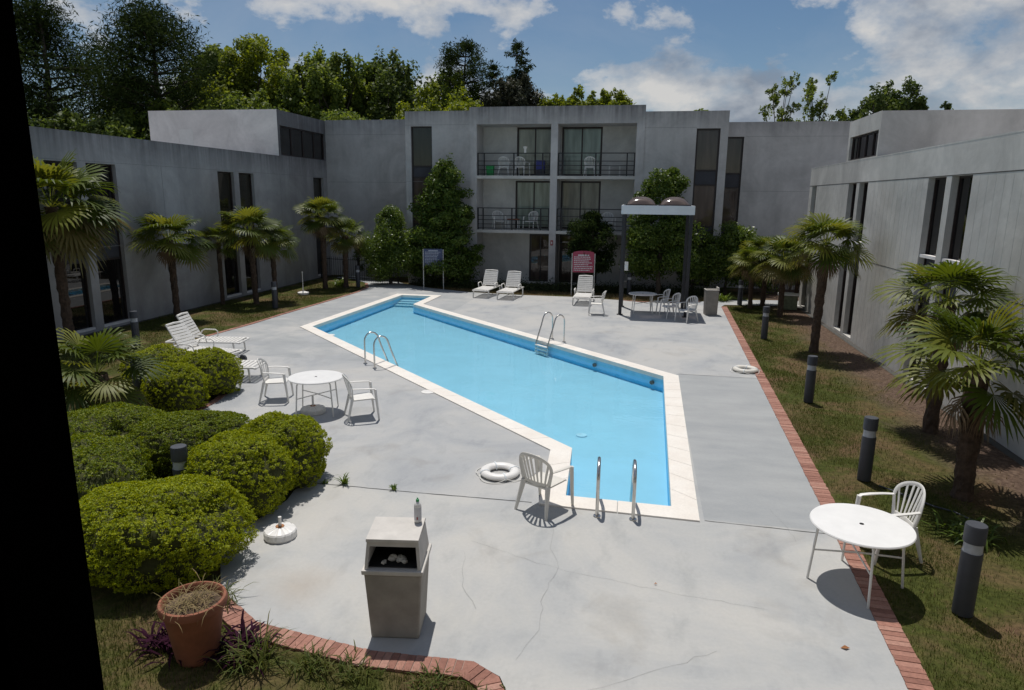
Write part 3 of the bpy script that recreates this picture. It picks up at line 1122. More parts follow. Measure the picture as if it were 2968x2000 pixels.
def make_chair(mat, label, loc, rz, group):
    """moulded resin armchair, front towards local -Y"""
    t = empty('garden_chair', loc, rz, label, 'chair', group)
    # seat: thin dished shell
    nx, ny = 9, 8
    V, F = [], []
    for s in (0, 1):
        for j in range(ny + 1):
            v = j / ny
            y = -.235 + .45 * v
            hw = .235 - .035 * v - .03 * max(0, .15 - v) / .15
            for i in range(nx + 1):
                u_ = -1 + 2 * i / nx
                z = .425 - .022 * (1 - u_ * u_) * math.sin(PI * v) - .03 * max(0, .12 - v) / .12 - .02 * v - s * .022
                V.append((u_ * hw, y, z))
    W_ = nx + 1
    T = W_ * (ny + 1)
    for j in range(ny):
        for i in range(nx):
            a = j * W_ + i
            F.append((a, a + 1, a + W_ + 1, a + W_))
            F.append((T + a + W_, T + a + W_ + 1, T + a + 1, T + a))
    rim = [i for i in range(W_)] + [j * W_ + nx for j in range(1, ny + 1)] + [ny * W_ + i for i in range(nx - 1, -1, -1)] + [j * W_ for j in range(ny - 1, 0, -1)]
    for a, b in zip(rim, rim[1:] + rim[:1]):
        F.append((a, T + a, T + b, b))
    m = MB()
    m.add(V, F)
    m.build('seat', mat, t, True)

    def bp(x, h):
        """point of the back shell: x across, h 0..1 up"""
        y = .205 + .13 * h - .10 * (x / .26) ** 2 * (.4 + .6 * h)
        return Vector((x, y, .405 + .475 * h))
    m = MB()
    arch = []
    for k_ in range(21):
        a = PI * k_ / 20
        x = -.262 * math.cos(a)
        h = .50 + .47 * math.sin(a) ** .8 if 0 < k_ < 20 else .50
        arch.append(bp(x, h))
    m.tube(arch, .027, 8, flat=.45, upv=(0, 1, 0))
    for s in (-1, 1):
        m.tube([bp(s * .262, .50), bp(s * .235, .25), bp(s * .20, 0)], [.027, .028, .034], 8, flat=.5, upv=(0, 1, 0))
    m.tube([bp(-.2, .06), bp(0, .06), bp(.2, .06)], .03, 8, flat=.35, upv=(0, 1, 0))
    for k_ in range(7):
        q = (k_ - 3) / 3
        top = .50 + .47 * max(0, 1 - (q * .90) ** 2) ** .4
        x1 = .235 * q
        m.tube([bp(.155 * q, .06), bp((.155 * q + x1) / 2, .06 + (top - .06) * .5), bp(x1, top)], [.014, .019, .021], 6, flat=.4, upv=(0, 1, 0))
    m.build('backrest', mat, t, True)
    for s in (-1, 1):
        p = bp(s * .262, .50)
        MB().tube([p, (s * .285, .07, .640), (s * .292, -.08, .632), (s * .29, -.20, .622), (s * .288, -.235, .60)], [.024, .027, .031, .03, .022], 8, flat=.45, upv=(0, 0, 1)).build('armrest', mat, t, True)
        taper_leg((s * .288, -.225, .612), (s * .285, -.285, 0), .033, .021, .028).build('leg', mat, t, True)
        taper_leg((s * .205, .195, .43), (s * .262, .30, 0), .042, .022, .03).build('leg', mat, t, True)
    return t


C_G = 'white resin garden chairs'
ch = make_chair(MT['beige'], 'weathered chair with its back to the view, alone at the near pool corner', (-1.14, 8.72, 0), face(.487, .873), C_G)
ch2 = make_chair(MT['chair'], 'chair on the left of the hedge-side table, its back near the hedge', (-7.36, 12.66, 0), face(.9, .30), C_G)
copy_thing(ch2, (-5.16, 11.93, 0), face(.85, .52), 'chair turned away from the hedge-side table, on its right', C_G)
copy_thing(ch2, (3.12, 8.36, 0), face(-.97, -.22), 'chair on the grass behind the big near table on the right', C_G)
copy_thing(ch2, (-1.48, 25.1, 0), face(-.99, -.10), 'chair seen from the side next to the sun lounger under the red sign', C_G)
copy_thing(ch2, (.86, 26.15, 0), face(-.93, -.35), 'chair farthest back under the canopy, drawn up to the table end', C_G)
copy_thing(ch2, (1.18, 25.1, 0), face(-.9, -.43), 'middle chair of the three under the canopy, facing left', C_G)
copy_thing(ch2, (1.72, 24.35, 0), face(-.75, -.66), 'chair nearest the pool under the canopy, in the sun by the posts', C_G)
for x, y, z, fx, fy, lab in ((-6.55, 33.05, 5.2, .1, 1, 'chair on the upper left balcony beside the green bin'), (-5.72, 33.0, 5.2, .3, 1, 'chair on the upper left balcony in front of its glass door'),
                             (-2.45, 33.0, 5.2, .15, 1, 'chair on the upper right balcony'),
                             (-6.85, 33.1, 2.68, .45, -.9, 'chair on the lower left balcony beside a small table'), (-5.25, 33.1, 2.68, -.35, -.9, 'chair on the lower left balcony in front of the open door'),
                             (-1.55, 33.1, 2.68, .2, -1, 'chair on the lower right balcony, mostly hidden behind the thin pine')):
    copy_thing(ch2, (x, y, z), face(fx, fy), lab, 'chairs on the balconies')


def make_table(label, loc, rz, r=.53, h=.72, group='round white patio tables'):
    t = empty('patio_table', loc, rz, label, 'table', group)
    prof = [(.02, h - .028), (r - .03, h - .028), (r - .006, h - .024), (r, h - .012), (r - .008, h), (.02, h)]
    MB().lathe(prof, 56, cap=True).build('tabletop', MT['tabletop'], t, True)
    MB().lathe([(.024, h - .001), (.024, h + .003), (.012, h + .0035), (.001, h + .0035)], 14, cap=False).build('umbrella_hole', MT['dark'], t)
    for k_ in range(4):
        a = PI / 4 + k_ * PI / 2
        c, s = math.cos(a), math.sin(a)
        R0, R1 = r * .78, r * .94
        MB().tube([(c * R0 * .9, s * R0 * .9, h - .045), (c * R0, s * R0, h - .05), (c * (R0 + .03), s * (R0 + .03), h - .09), (c * R1, s * R1, .0)], .0145, 8).build('leg', MT['chair'], t, True)
    m = MB()
    for k_ in range(2):
        a = PI / 4 + k_ * PI / 2
        c, s = math.cos(a) * r * .86, math.sin(a) * r * .86
        m.tube([(-c, -s, .36), (0, 0, .362 + .012 * k_), (c, s, .36)], .010, 8)
    m.build('cross_brace', MT['chair'], t, True)
    return t


tb = make_table('round white table beside the clipped hedge with a parasol base under it', (-6.14, 12.05, 0), .3)
copy_thing(tb, (2.55, 7.54, 0), .78, 'round white table nearest the view, half over the right brick kerb')
copy_thing(tb, (.18, 26.0, 0), .1, 'round white table in the shade under the canopy with domes')
# low balcony tables
for x, z, lab in ((-6.10, 2.68, 'small reddish table between the two chairs of the lower left balcony'), (-1.35, 5.2, 'small pale table on the upper right balcony')):
    t = empty('side_table', (x, 33.1, z), 0, lab, 'table', 'small balcony tables')
    MB().box(-.28, .28, -.25, .25, .47, .51).build('tabletop', MT['terracotta'] if z < 3 else MT['chair'], t, bevel=.008)
    for sx in (-1, 1):
        for sy in (-1, 1):
            MB().box(sx * .24 - .02, sx * .24 + .02, sy * .21 - .02, sy * .21 + .02, 0, .469).build('leg', MT['chair'], t)


def make_lounger(label, loc, rz, back=55, wheels=False, group='white slatted sun loungers'):
    """foot towards local -Y, head at +Y"""
    t = empty('sun_lounger', loc, rz, label, 'sun lounger', group)
    mat = MT['chair']
    L0, hinge, L1, zb, w = -1.0, .28, .98, .33, .33
    m = MB()
    for s in (-1, 1):
        m.tube([(s * w, L0, zb - .015), (s * w, L0 + .06, zb), (s * w, L1 - .1, zb), (s * w, L1, zb - .01)], .026, 8, flat=.8)
    m.tube([(-w, L0, zb - .015), (w, L0, zb - .015)], .026, 8)
    m.tube([(-w, L1, zb - .01), (w, L1, zb - .01)], .022, 8)
    m.build('frame', mat, t, True)
    m = MB()
    n = 12
    for i in range(n):
        y = L0 + .05 + (hinge - L0 - .06) * (i + .5) / n
        m.box(-w + .01, w - .01, y - .037, y + .037, zb + .012, zb + .030)
    m.build('slatted_bed', mat, t, bevel=.006)
    b = rad(back)
    c, s_ = math.cos(b), math.sin(b)
    H = .76
    m = MB()

    def q(x, l, o=0):
        return (x, hinge + l * c - o * s_, zb + .02 + l * s_ + o * c)
    for s in (-1, 1):
        m.tube([q(s * (w - .03), 0), q(s * (w - .03), H * .5), q(s * (w - .045), H)], .022, 8, flat=.8)
    m.tube([q(-(w - .045), H), q(0, H + .02), q(w - .045, H)], .028, 8)
    for i in range(8):
        l = .06 + (H - .1) * (i + .5) / 8
        vs = [q(x, l + dl, o) for o in (.002, .02) for x, dl in ((-w + .04, -.033), (w - .04, -.033), (w - .04, .033), (-w + .04, .033))]
        m.add(vs, [(0, 1, 2, 3), (7, 6, 5, 4), (0, 1, 5, 4), (1, 2, 6, 5), (2, 3, 7, 6), (3, 0, 4, 7)])
    m.build('backrest', mat, t, True)
    if back > 15:
        MB().tube([q(0, H * .55, -.02), (0, hinge + H * .55 * c + .22, zb - .01)], .015, 8).build('prop_stay', mat, t)
    for s in (-1, 1):
        for y in (L0 + .16, L1 - .22):
            MB().tube([(s * w, y, zb - .01), (s * (w + .015), y - .02, .16), (s * (w + .02), y - .03, 0)], [.034, .030, .026], 8, flat=.7).build('leg', mat, t, True)
        MB().tube([(s * (w + .012), hinge - .42, zb), (s * (w + .045), hinge - .40, zb + .17), (s * (w + .05), hinge - .34, zb + .215), (s * (w + .05), hinge - .05, zb + .22), (s * (w + .045), hinge + .03, zb + .18), (s * (w + .012), hinge + .10, zb)], .020, 8, flat=.8).build('armrest', mat, t, True)
    if wheels:
        for s in (-1, 1):
            m = MB().tube([(s * (w + .03), L0 + .03, .10), (s * (w + .09), L0 + .03, .10)], .10, 18)
            m.build('wheel', MT['bollard'], t, True)
    return t


LG = 'white slatted sun loungers'
l1 = make_lounger('leftmost of the two sun loungers side by side beyond the far end of the pool', (-6.50, 29.05, 0), face(-.10, -.99), 62)
copy_thing(l1, (-5.40, 28.75, 0), face(-.08, -.99), 'right of the two sun loungers side by side, a little lower and nearer the pool', LG)
copy_thing(l1, (-2.19, 27.95, 0), face(-.02, -1), 'sun lounger with raised back standing alone in front of the red sign', LG)
copy_thing(l1, (-11.45, 16.35, 0), face(.985, .16), 'farther of the two raised sun loungers near the left lawn', LG)
make_lounger('nearer raised sun lounger left of the pool with a dark wheel at its foot', (-10.85, 15.15, 0), face(.99, -.10), 55, True)
make_lounger('sun lounger lying flat beside the rounded hedge, only its foot in view', (-9.55, 13.95, 0), face(.985, .17), 8)

# canopy with two acrylic domes
cp = empty('shade_canopy', (.56, 26.3, 0), 0, 'white square canopy on four black posts with two bronze domes on top', 'canopy')
x0, x1, y0, y1, z0, z1 = -1.29, 1.27, -1.1, 1.12, 3.66, 3.97
m = MB()
m.box(x0, x1, y0, y0 + .05, z0, z1).box(x0, x1, y1 - .05, y1, z0, z1).box(x0, x0 + .05, y0 + .051, y1 - .051, z0, z1).box(x1 - .05, x1, y0 + .051, y1 - .051, z0, z1)
m.build('fascia', MT['fascia'], cp)
# roof: frame round two square dome openings
m = MB()
xs = [x0 + .052, -1.12, -.08, .08, 1.12, x1 - .052]
for a, b in ((xs[0], xs[1]), (xs[2], xs[3]), (xs[4], xs[5])):
    m.box(a, b, y0 + .052, y1 - .052, z1 - .09, z1 - .03)
for a, b in ((xs[1], xs[2]), (xs[3], xs[4])):
    m.box(a + .001, b - .001, y0 + .052, -.56, z1 - .089, z1 - .031)
    m.box(a + .001, b - .001, .56, y1 - .052, z1 - .089, z1 - .031)
m.build('roof_frame', MT['black_iron'], cp)
for cx in (-.60, .60):
    m = MB()
    n = 16
    V, F = [], []
    for j in range(n + 1):
        for i in range(n + 1):
            u_, v_ = -1 + 2 * i / n, -1 + 2 * j / n
            h = .31 * (max(0, 1 - abs(u_) ** 2.4) * max(0, 1 - abs(v_) ** 2.4)) ** .62
            V.append((cx + u_ * .53, v_ * .57, z1 + .005 + h))
    for j in range(n):
        for i in range(n):
            a = j * (n + 1) + i
            F.append((a, a + 1, a + n + 2, a + n + 1))
    m.add(V, F)
    d = m.build('skylight_dome', MT['dome'], cp, True)
    MB().box(cx - .56, cx + .56, -.60, -.571, z1 - .03, z1 + .03).box(cx - .56, cx + .56, .571, .60, z1 - .03, z1 + .03).box(cx - .56, cx - .531, -.57, .57, z1 - .03, z1 + .03).box(cx + .531, cx + .56, -.57, .57, z1 - .03, z1 + .03).build('curb', MT['frame'], d)
for x, y in ((-1.19, -1.0), (1.17, -1.0), (-1.19, 1.02), (1.17, 1.02)):
    m = MB().box(x - .06, x + .06, y - .06, y + .06, 0, z1 - .092)
    pst = m.build('post', MT['post'], cp, bevel=.01)
    MB().box(x - .11, x + .11, y - .11, y + .11, 0, .012).build('base_plate', MT['black_iron'], pst)
m = MB().box(-1.09, -.96, -1.09, -.99, 1.64, 1.96)
ph = m.build('wall_box', MT['white'], cp, bevel=.012)
MB().box(-1.07, -.98, -1.098, -1.0905, 1.72, 1.82).build('cover', MT['fascia'], ph)
m = MB().box(-1.10, -.98, -1.06, -.99, 1.0, 1.25)
m.build('switch_box', MT['black_iron'], cp, bevel=.01)

# bollard lights
def make_bollard(label, loc, group):
    t = empty('bollard_light', loc, 0, label, 'bollard', group)
    MB().lathe([(.098, 0), (.098, .70)], 24).build('post', MT['bollard'], t, True)
    MB().lathe([(.088, .70), (.088, .81)], 24).build('lens', MT['lens'], t, True)
    MB().lathe([(.101, .81), (.101, .985), (.095, 1.0), (.001, 1.002)], 24, cap=False).build('cap', MT['bollard'], t, True)
    return t


BG = 'dark grey bollard lights'
b1 = make_bollard('largest bollard, at the lower right behind the near table', (3.50, 7.16, 0), BG)
for x, y, lab in ((3.57, 10.71, 'second bollard from the view along the right lawn'), (3.69, 14.94, 'third bollard along the right lawn, beside the tall palm trunk'),
                  (3.91, 21.85, 'fourth bollard along the right lawn, beyond the life ring'), (4.11, 28.95, 'farthest bollard at the end of the right kerb'),
                  (-13.53, 23.58, 'bollard among the left row of palms by the parasol base on the grass'), (-13.0, 30.2, 'bollard at the path corner in front of the iron fence'),
                  (-13.78, 16.5, 'bollard against the left wing behind the sun loungers'), (-9.62, 11.44, 'bollard half covered by the yellowing palm and the rounded hedge'),
                  (-5.77, 7.45, 'bollard whose cap pokes out of the large near hedge'), (-8.45, 31.4, 'bollard beside the navy sign under the conical tree'), (-.40, 30.6, 'bollard behind the left canopy post')):
    copy_thing(b1, (x, y, 0), 0, lab, BG)

# hooded waste bin
t = empty('waste_bin', (-2.19, 5.80, 0), rad(8.6), 'tall tan waste bin with a hooded top at the front edge of the deck', 'waste bin')


def frustum(m, w0, d0, z0, w1, d1, z1_):
    vs = [(-w0, -d0, z0), (w0, -d0, z0), (w0, d0, z0), (-w0, d0, z0), (-w1, -d1, z1_), (w1, -d1, z1_), (w1, d1, z1_), (-w1, d1, z1_)]
    return m.add(vs, [(3, 2, 1, 0), (4, 5, 6, 7), (0, 1, 5, 4), (1, 2, 6, 5), (2, 3, 7, 6), (3, 0, 4, 7)])


frustum(MB(), .235, .225, 0, .275, .262, .70).build('body', MT['bin'], t, bevel=.018)
frustum(MB(), .292, .28, .702, .294, .282, .748).build('rim', MT['binhood'], t, bevel=.008)
# hood: four sides, open front with dark inside
m = MB()
wb, wt, zb, zt = .268, .245, .75, 1.02
fy0, fy1 = -.255, -.215
by0, by1 = .255, .20
tk = .03
m.add([(-wb, fy0, zb), (-wb, by0, zb), (-wt, by1, zt), (-wt, fy1, zt), (-wb + tk, fy0, zb), (-wb + tk, by0, zb), (-wt + tk, by1, zt), (-wt + tk, fy1, zt)], [(0, 1, 2, 3), (4, 7, 6, 5), (0, 3, 7, 4), (0, 4, 5, 1)])
m.add([(wb, fy0, zb), (wb, by0, zb), (wt, by1, zt), (wt, fy1, zt), (wb - tk, fy0, zb), (wb - tk, by0, zb), (wt - tk, by1, zt), (wt - tk, fy1, zt)], [(0, 1, 2, 3), (4, 7, 6, 5), (0, 3, 7, 4), (0, 4, 5, 1)])
m.add([(-wb, by0, zb), (wb, by0, zb), (wt, by1, zt), (-wt, by1, zt)], [(0, 1, 2, 3)])
m.add([(-wt - .004, fy1 - .02, zt), (wt + .004, fy1 - .02, zt), (wt + .004, by1 + .01, zt + .03), (-wt - .004, by1 + .01, zt + .03), (-wt - .004, fy1 - .02, zt + .03), (wt + .004, fy1 - .02, zt + .03), (wt + .004, by1 - .02, zt + .055), (-wt - .004, by1 - .02, zt + .055)],
      [(4, 5, 6, 7), (0, 1, 5, 4), (1, 2, 6, 5), (2, 3, 7, 6), (3, 0, 4, 7), (3, 2, 1, 0)])
m.add([(-wt, fy1 - .005, zt - .05), (wt, fy1 - .005, zt - .05), (wt, fy1, zt), (-wt, fy1, zt), (-wt, fy1 + .03, zt - .05), (wt, fy1 + .03, zt - .05)], [(0, 1, 2, 3), (0, 4, 5, 1)])
hd = m.build('hood', MT['binhood'], t)
MB().add([(-.235, -.22, .76), (.235, -.22, .76), (.235, .22, .755), (-.235, .22, .755), (-.23, .215, 1.01), (.23, .215, 1.01), (-.23, -.17, 1.005), (.23, -.17, 1.005), (-.236, .2, .76), (-.236, -.2, .76), (.236, .2, .76), (.236, -.2, .76)],
         [(0, 1, 2, 3), (3, 2, 5, 4), (4, 5, 7, 6), (3, 4, 6, 0), (2, 1, 7, 5)]).build('hood_inside', MT['dark'], t)  # near-black inner faces: the shade inside the hood put into colour
rnd = random.Random(5)
for i in range(5):
    m = MB()
    cx, cy = rnd.uniform(-.15, .18), rnd.uniform(-.19, -.08)
    vs = []
    r0 = rnd.uniform(.03, .055)
    for a in range(8):
        for b in range(5):
            th, ph_ = 2 * PI * a / 8, PI * b / 4
            rr = r0 * rnd.uniform(.6, 1.2)
            vs.append((cx + rr * math.sin(ph_) * math.cos(th), cy + rr * math.sin(ph_) * math.sin(th), .785 + rr * .7 * math.cos(ph_)))
    m.add(vs, [(a * 5 + b, ((a + 1) % 8) * 5 + b, ((a + 1) % 8) * 5 + b + 1, a * 5 + b + 1) for a in range(8) for b in range(4)])
    o = m.build('crumpled_paper', MT['trash'])
    o.location = t.location
    o.rotation_euler = t.rotation_euler
    prop(o, 'crumpled pale litter lying in the opening of the tan waste bin', 'litter', 'litter in the tan waste bin')
# bottle on the hood
t = empty('plastic_bottle', (-2.02, 5.93, 1.074), 0, 'white plastic bottle with a green cap standing on the tan waste bin', 'bottle')
MB().lathe([(.030, 0), (.036, .004), (.036, .17), (.033, .19), (.018, .205), (.014, .212), (.001, .212)], 20, cap=False).build('body', MT['white'], t, True)
MB().lathe([(.0366, .025), (.0366, .155)], 20, cap=False).build('label', MT['label'], t, True)
MB().lathe([(.014, .213), (.017, .214), (.015, .235), (.006, .238), (.006, .25), (.001, .25)], 14, cap=False).build('cap', MT['green'], t, True)
MB().box(-.001, .012, -.0385, -.0368, .035, .062).build('red_mark', MT['red'], t)
# plain bin by the back path
t = empty('waste_bin', (2.68, 26.1, 0), rad(6), 'open grey-tan waste bin beside the path at the end of the right kerb', 'waste bin')
m = MB()
frustum(m, .215, .21, 0, .232, .225, .92)
m.build('body', MT['bin'], t, bevel=.02)
MB().box(-.24, .24, -.235, -.20, .921, .95).box(-.24, .24, .20, .235, .921, .95).box(-.24, -.205, -.199, .199, .921, .95).box(.205, .24, -.199, .199, .921, 1.03).build('rim', MT['binhood'], t, bevel=.006)
# green utility cabinet far right
t = empty('utility_cabinet', (5.85, 28.35, 0), rad(-12), 'low greenish cabinet with a white lid among the far right palms', 'cabinet')
MB().box(-.36, .36, -.3, .3, 0, .55).build('body', MT['cabinet'], t, bevel=.015)
MB().box(-.40, .40, -.34, .34, .552, .61).build('lid', MT['white'], t, bevel=.01)

# life rings with rope
def make_ring(label, loc, rz, mat):
    t = empty('life_ring', loc, rz, label, 'life ring', 'life rings on the deck')
    m = MB()
    nU, nV = 40, 12
    V = []
    for i in range(nU):
        a = 2 * PI * i / nU
        for j in range(nV):
            b = 2 * PI * j / nV
            R_ = .235 + .075 * math.cos(b)
            V.append((R_ * math.cos(a), R_ * math.sin(a), .052 + .05 * math.sin(b)))
    m.add(V, [(i * nV + j, ((i + 1) % nU) * nV + j, ((i + 1) % nU) * nV + (j + 1) % nV, i * nV + (j + 1) % nV) for i in range(nU) for j in range(nV)])
    m.build('ring', mat, t, True)
    m = MB()
    r3 = random.Random(2)
    for k_ in range(4):
        a0 = k_ * PI / 2 + .2
        pts = []
        for q in range(9):
            a = a0 + q / 8 * PI / 2
            R_ = .315 + .075 * math.sin(PI * q / 8)
            pts.append((R_ * math.cos(a), R_ * math.sin(a), .05 - .04 * math.sin(PI * q / 8)))
        m.tube(pts, .006, 6)
    m.build('rope', MT['rope'], t, True)
    m = MB()
    for k_ in range(4):
        a = k_ * PI / 2 + .2
        c, s = math.cos(a), math.sin(a)
        pts = [((.235 + .078 * math.cos(b)) * c, (.235 + .078 * math.cos(b)) * s, .052 + .053 * math.sin(b)) for b in [2 * PI * q / 12 for q in range(13)]]
        m.tube(pts, .012, 6)
    m.build('band', MT['fascia'], t, True)
    return t


make_ring('white life ring with loose rope lying left of the chair at the near pool corner', (-1.97, 9.72, 0), .3, MT['white'])
make_ring('yellowed life ring lying against the right brick kerb', (2.74, 17.4, 0), 1.1, MT['beige'])

# parasol bases
def make_base(label, loc, pole, mat, r=.2, rust=True):
    t = empty('parasol_base', loc, .2, label, 'parasol base', 'white parasol bases')
    m = MB()
    n = 24
    prof = [(r * .97, 0), (r, .02), (r, .085), (r * .93, .105), (r * .35, .14), (.03, .145)]
    V, F = [], []
    for rr, z in prof:
        for k_ in range(n * 2):
            a = PI * k_ / n
            g = 1 - (.05 if (k_ % 4 == 0 and z > .03) else 0)
            V.append((rr * g * math.cos(a), rr * g * math.sin(a), z - (.006 if k_ % 4 == 0 and z > .09 else 0)))
    N2 = 2 * n
    for i in range(len(prof) - 1):
        for k_ in range(N2):
            F.append((i * N2 + k_, i * N2 + (k_ + 1) % N2, (i + 1) * N2 + (k_ + 1) % N2, (i + 1) * N2 + k_))
    F.append(tuple(range(N2 - 1, -1, -1)))
    F.append(tuple((len(prof) - 1) * N2 + k_ for k_ in range(N2)))
    m.add(V, F)
    m.build('weight', mat, t)
    MB().tube([(0, 0, .14), (.004, 0, pole)], .021, 14).build('tube', MT['chair'], t, True)
    if rust:
        MB().lathe([(.055, .142), (.05, .15), (.024, .151)], 18, cap=False).build('rust_collar', MT['rust'], t)
    return t


make_base('white ribbed parasol base with rust at its short tube, in front of the hedge', (-4.27, 7.22, 0), .27, MT['white'])
make_base('dull parasol base standing under the hedge-side table', (-6.20, 11.98, 0), .36, MT['beige'], .24)
make_base('parasol base with a long thin pole on the left lawn', (-14.25, 27.2, 0), .98, MT['white'], .24, False)

# pool rails and ladder
def hoop(m, a, b, h, r=.021, drop=.32):
    """tube from deck point a rising to h and bending down into the water at b"""
    a, b = Vector((*a, 0)), Vector((*b, 0))
    pts = [a, a + Vector((0, 0, h * .72))]
    d = b - a
    for q in range(1, 9):
        s = q / 9
        pts.append(a + d * (.5 - .5 * math.cos(PI * s)) * .62 + Vector((0, 0, h * .72 + h * .28 * math.sin(PI * s))))
    pts.append(a + d * .70 + Vector((0, 0, h * .58)))
    pts.append(a + d * 1.0 + Vector((0, 0, -.02)))
    pts.append(a + d * 1.04 + Vector((0, 0, -drop)))
    m.tube([p for p in pts], r, 10)


RG = 'steel pool rails'
def flange(x, y, par):
    MB().lathe([(.055, .0), (.05, .015), (.023, .02)], 16, (x, y, .0), cap=False).build('flange', MT['rail'], par, True)


t = empty('pool_handrail', (0, 0, 0), 0, 'pair of bent steel handrails on the left side of the pool, near the hedge-side table', 'handrail', RG)
dv = Vector((.45, .42))
for x, y in ((-6.78, 16.02), (-6.36, 15.60)):
    m = MB()
    hoop(m, (x, y), (x + dv.x, y + dv.y), .80)
    m.build('rail', MT['rail'], t, True)
    flange(x, y, t)
t = empty('pool_ladder', (0, 0, 0), 0, 'steel pool ladder with white treads on the far side of the pool', 'ladder', RG)
PT = []
for x, y in ((-2.50, 20.24), (-2.10, 19.86)):
    m = MB()
    e = (x - .36, y - .72 + .0)
    e = (x - .42, y - .46)
    hoop(m, (x, y), e, .84, .021, .33)
    m.build('rail', MT['rail'], t, True)
    flange(x, y, t)
    PT.append(Vector((x + (e[0] - x) * 1.03, y + (e[1] - y) * 1.03, 0)))
for z in (-.11, -.21, -.31):
    d = (PT[1] - PT[0]).normalized()
    nn = Vector((-d.y, d.x, 0)) * .045
    m = MB()
    q = [PT[0] + nn, PT[1] + nn, PT[1] - nn, PT[0] - nn]
    m.add([(p.x, p.y, z) for p in q] + [(p.x, p.y, z + .03) for p in q], [(4, 5, 6, 7), (0, 1, 5, 4), (1, 2, 6, 5), (2, 3, 7, 6), (3, 0, 4, 7), (3, 2, 1, 0)])
    m.build('tread', MT['white'], t)
t = empty('pool_handrail', (0, 0, 0), 0, 'pair of upright steel handrails at the near end of the pool, seen end on', 'handrail', RG)
for x, y in ((-.40, 8.60), (.08, 8.60)):
    m = MB()
    hoop(m, (x, y), (x - .03, y + .78), .72, .024)
    m.build('rail', MT['rail'], t, True)
    flange(x, y, t)
for x, y, lab in ((-4.43, 13.86, 'white round skimmer lid in the deck on the near side of the pool'), (-9.25, 19.2, 'white round skimmer lid by the far left corner of the pool')):
    o = MB().lathe([(.15, .001), (.15, .012), (.13, .016), (.03, .016), (.001, .017)], 28, cap=False).build('skimmer_lid', MT['white'])
    o.location = (x, y, .0)
    prop(o, lab, 'lid', 'skimmer lids')

# signs
def make_sign(name, label, c, rz, w, z0, z1, matb, matl, lines, seed, arch=0):
    t = empty(name, (*c, 0), rz, label, 'sign')
    if arch:
        n = 12
        poly = [(-w / 2, z0), (w / 2, z0)] + [(w / 2 * math.cos(PI * k_ / n), z1 - arch + arch * math.sin(PI * k_ / n)) for k_ in range(n + 1)]
    else:
        poly = [(-w / 2, z0), (w / 2, z0), (w / 2, z1), (-w / 2, z1)]
    m = MB()
    n = len(poly)
    m.add([(x, -.012, z) for x, z in poly] + [(x, .012, z) for x, z in poly], [tuple(range(n)), tuple(range(2 * n - 1, n - 1, -1))] + [(i, (i + 1) % n, n + (i + 1) % n, n + i) for i in range(n)])
    bd = m.build('board', matb, t)
    rn = random.Random(seed)
    m = MB()
    top = z1 - arch - .04
    lh = (top - z0 - .04) / (lines + 1.2)
    m.box(-w * .26, w * .26, -.0135, -.0122, top - lh * 1.0, top - lh * .25)
    for i in range(lines):
        z = top - lh * (1.6 + i)
        x = -w / 2 + .05
        end = w / 2 - .05 - rn.uniform(0, .22)
        while x < end:
            ln = rn.uniform(.03, .10)
            m.box(x, min(x + ln, end), -.0135, -.0122, z - lh * .24, z + lh * .24)
            x += ln + .018
    m.build('lettering', matl, bd)
    for s in (-1, 1):
        MB().tube([(s * (w / 2 + .03), 0, 0), (s * (w / 2 + .03), 0, z1 - arch - .02)], .022, 10).build('post', MT['galv'], t, True)
    return t


make_sign('pool_sign', 'navy rules sign with lines of pale text on two posts, under the conical tree', (-9.33, 30.30), .15, .86, 1.08, 1.86, MT['signblue'], MT['letterb'], 9, 3)
make_sign('pool_sign', 'crimson notice sign with white lines of text behind a sun lounger', (-2.40, 29.83), .04, .92, 1.04, 1.97, MT['signred'], MT['letter'], 8, 9, .1)

# iron fences at the two path gaps
def fence(label, a, b, h=1.15):
    a, b = Vector(a), Vector(b)
    L_ = (b - a).length
    t = empty('iron_fence', (*a, 0), math.atan2(b.y - a.y, b.x - a.x), label, 'fence', 'black iron fences')
    MB().box(0, L_, -.015, .015, h - .14, h - .11).box(0, L_, -.015, .015, .12, .15).build('rail', MT['black_iron'], t)
    n = int(L_ / .13)
    m = MB()
    for i in range(1, n):
        x = L_ * i / n
        m.box(x - .008, x + .008, -.008, .008, .03, h)
    m.build('pickets', MT['black_iron'], t)
    for x in (0, L_ / 2, L_):
        MB().box(x - .03, x + .03, -.03, .03, 0, h + .05).build('post', MT['black_iron'], t)


fence('black iron fence across the path gap at the back left', (-16.2, 33.0), (-11.7, 32.1))
fence('black iron fence among the bushes at the back right', (4.6, 32.2), (9.5, 32.4))

# things on the balconies
t = empty('storage_bin', (-7.22, 32.85, 5.2), 0, 'bright green bin on the upper left balcony', 'bin')
frustum(MB(), .15, .14, 0, .18, .17, .46).build('body', MT['tealbin'], t, bevel=.01)
MB().box(-.19, .19, -.18, .18, .461, .49).build('rim', MT['tealbin'], t)
t = empty('storage_crate', (-4.80, 32.9, 5.2), 0, 'dark blue crate standing on a low shelf of the upper left balcony', 'crate')
MB().box(-.2, .2, -.16, .16, .30, .72).build('body', MT['blueb'], t, bevel=.01)
MB().box(-.2, .2, -.16, .16, 0, .295).build('base', MT['panel'], t, bevel=.01)
t = empty('lantern', (-5.48, 32.475, 6.24), 0, 'small white lantern on the rail of the upper left balcony', 'lantern')
MB().lathe([(.05, 0), (.055, .03), (.05, .14), (.10, .26), (.09, .28), (.001, .285)], 16, cap=False).build('shade', MT['white'], t, True)
MB().lathe([(.06, -.004), (.06, .0)], 16).build('base', MT['white'], t)

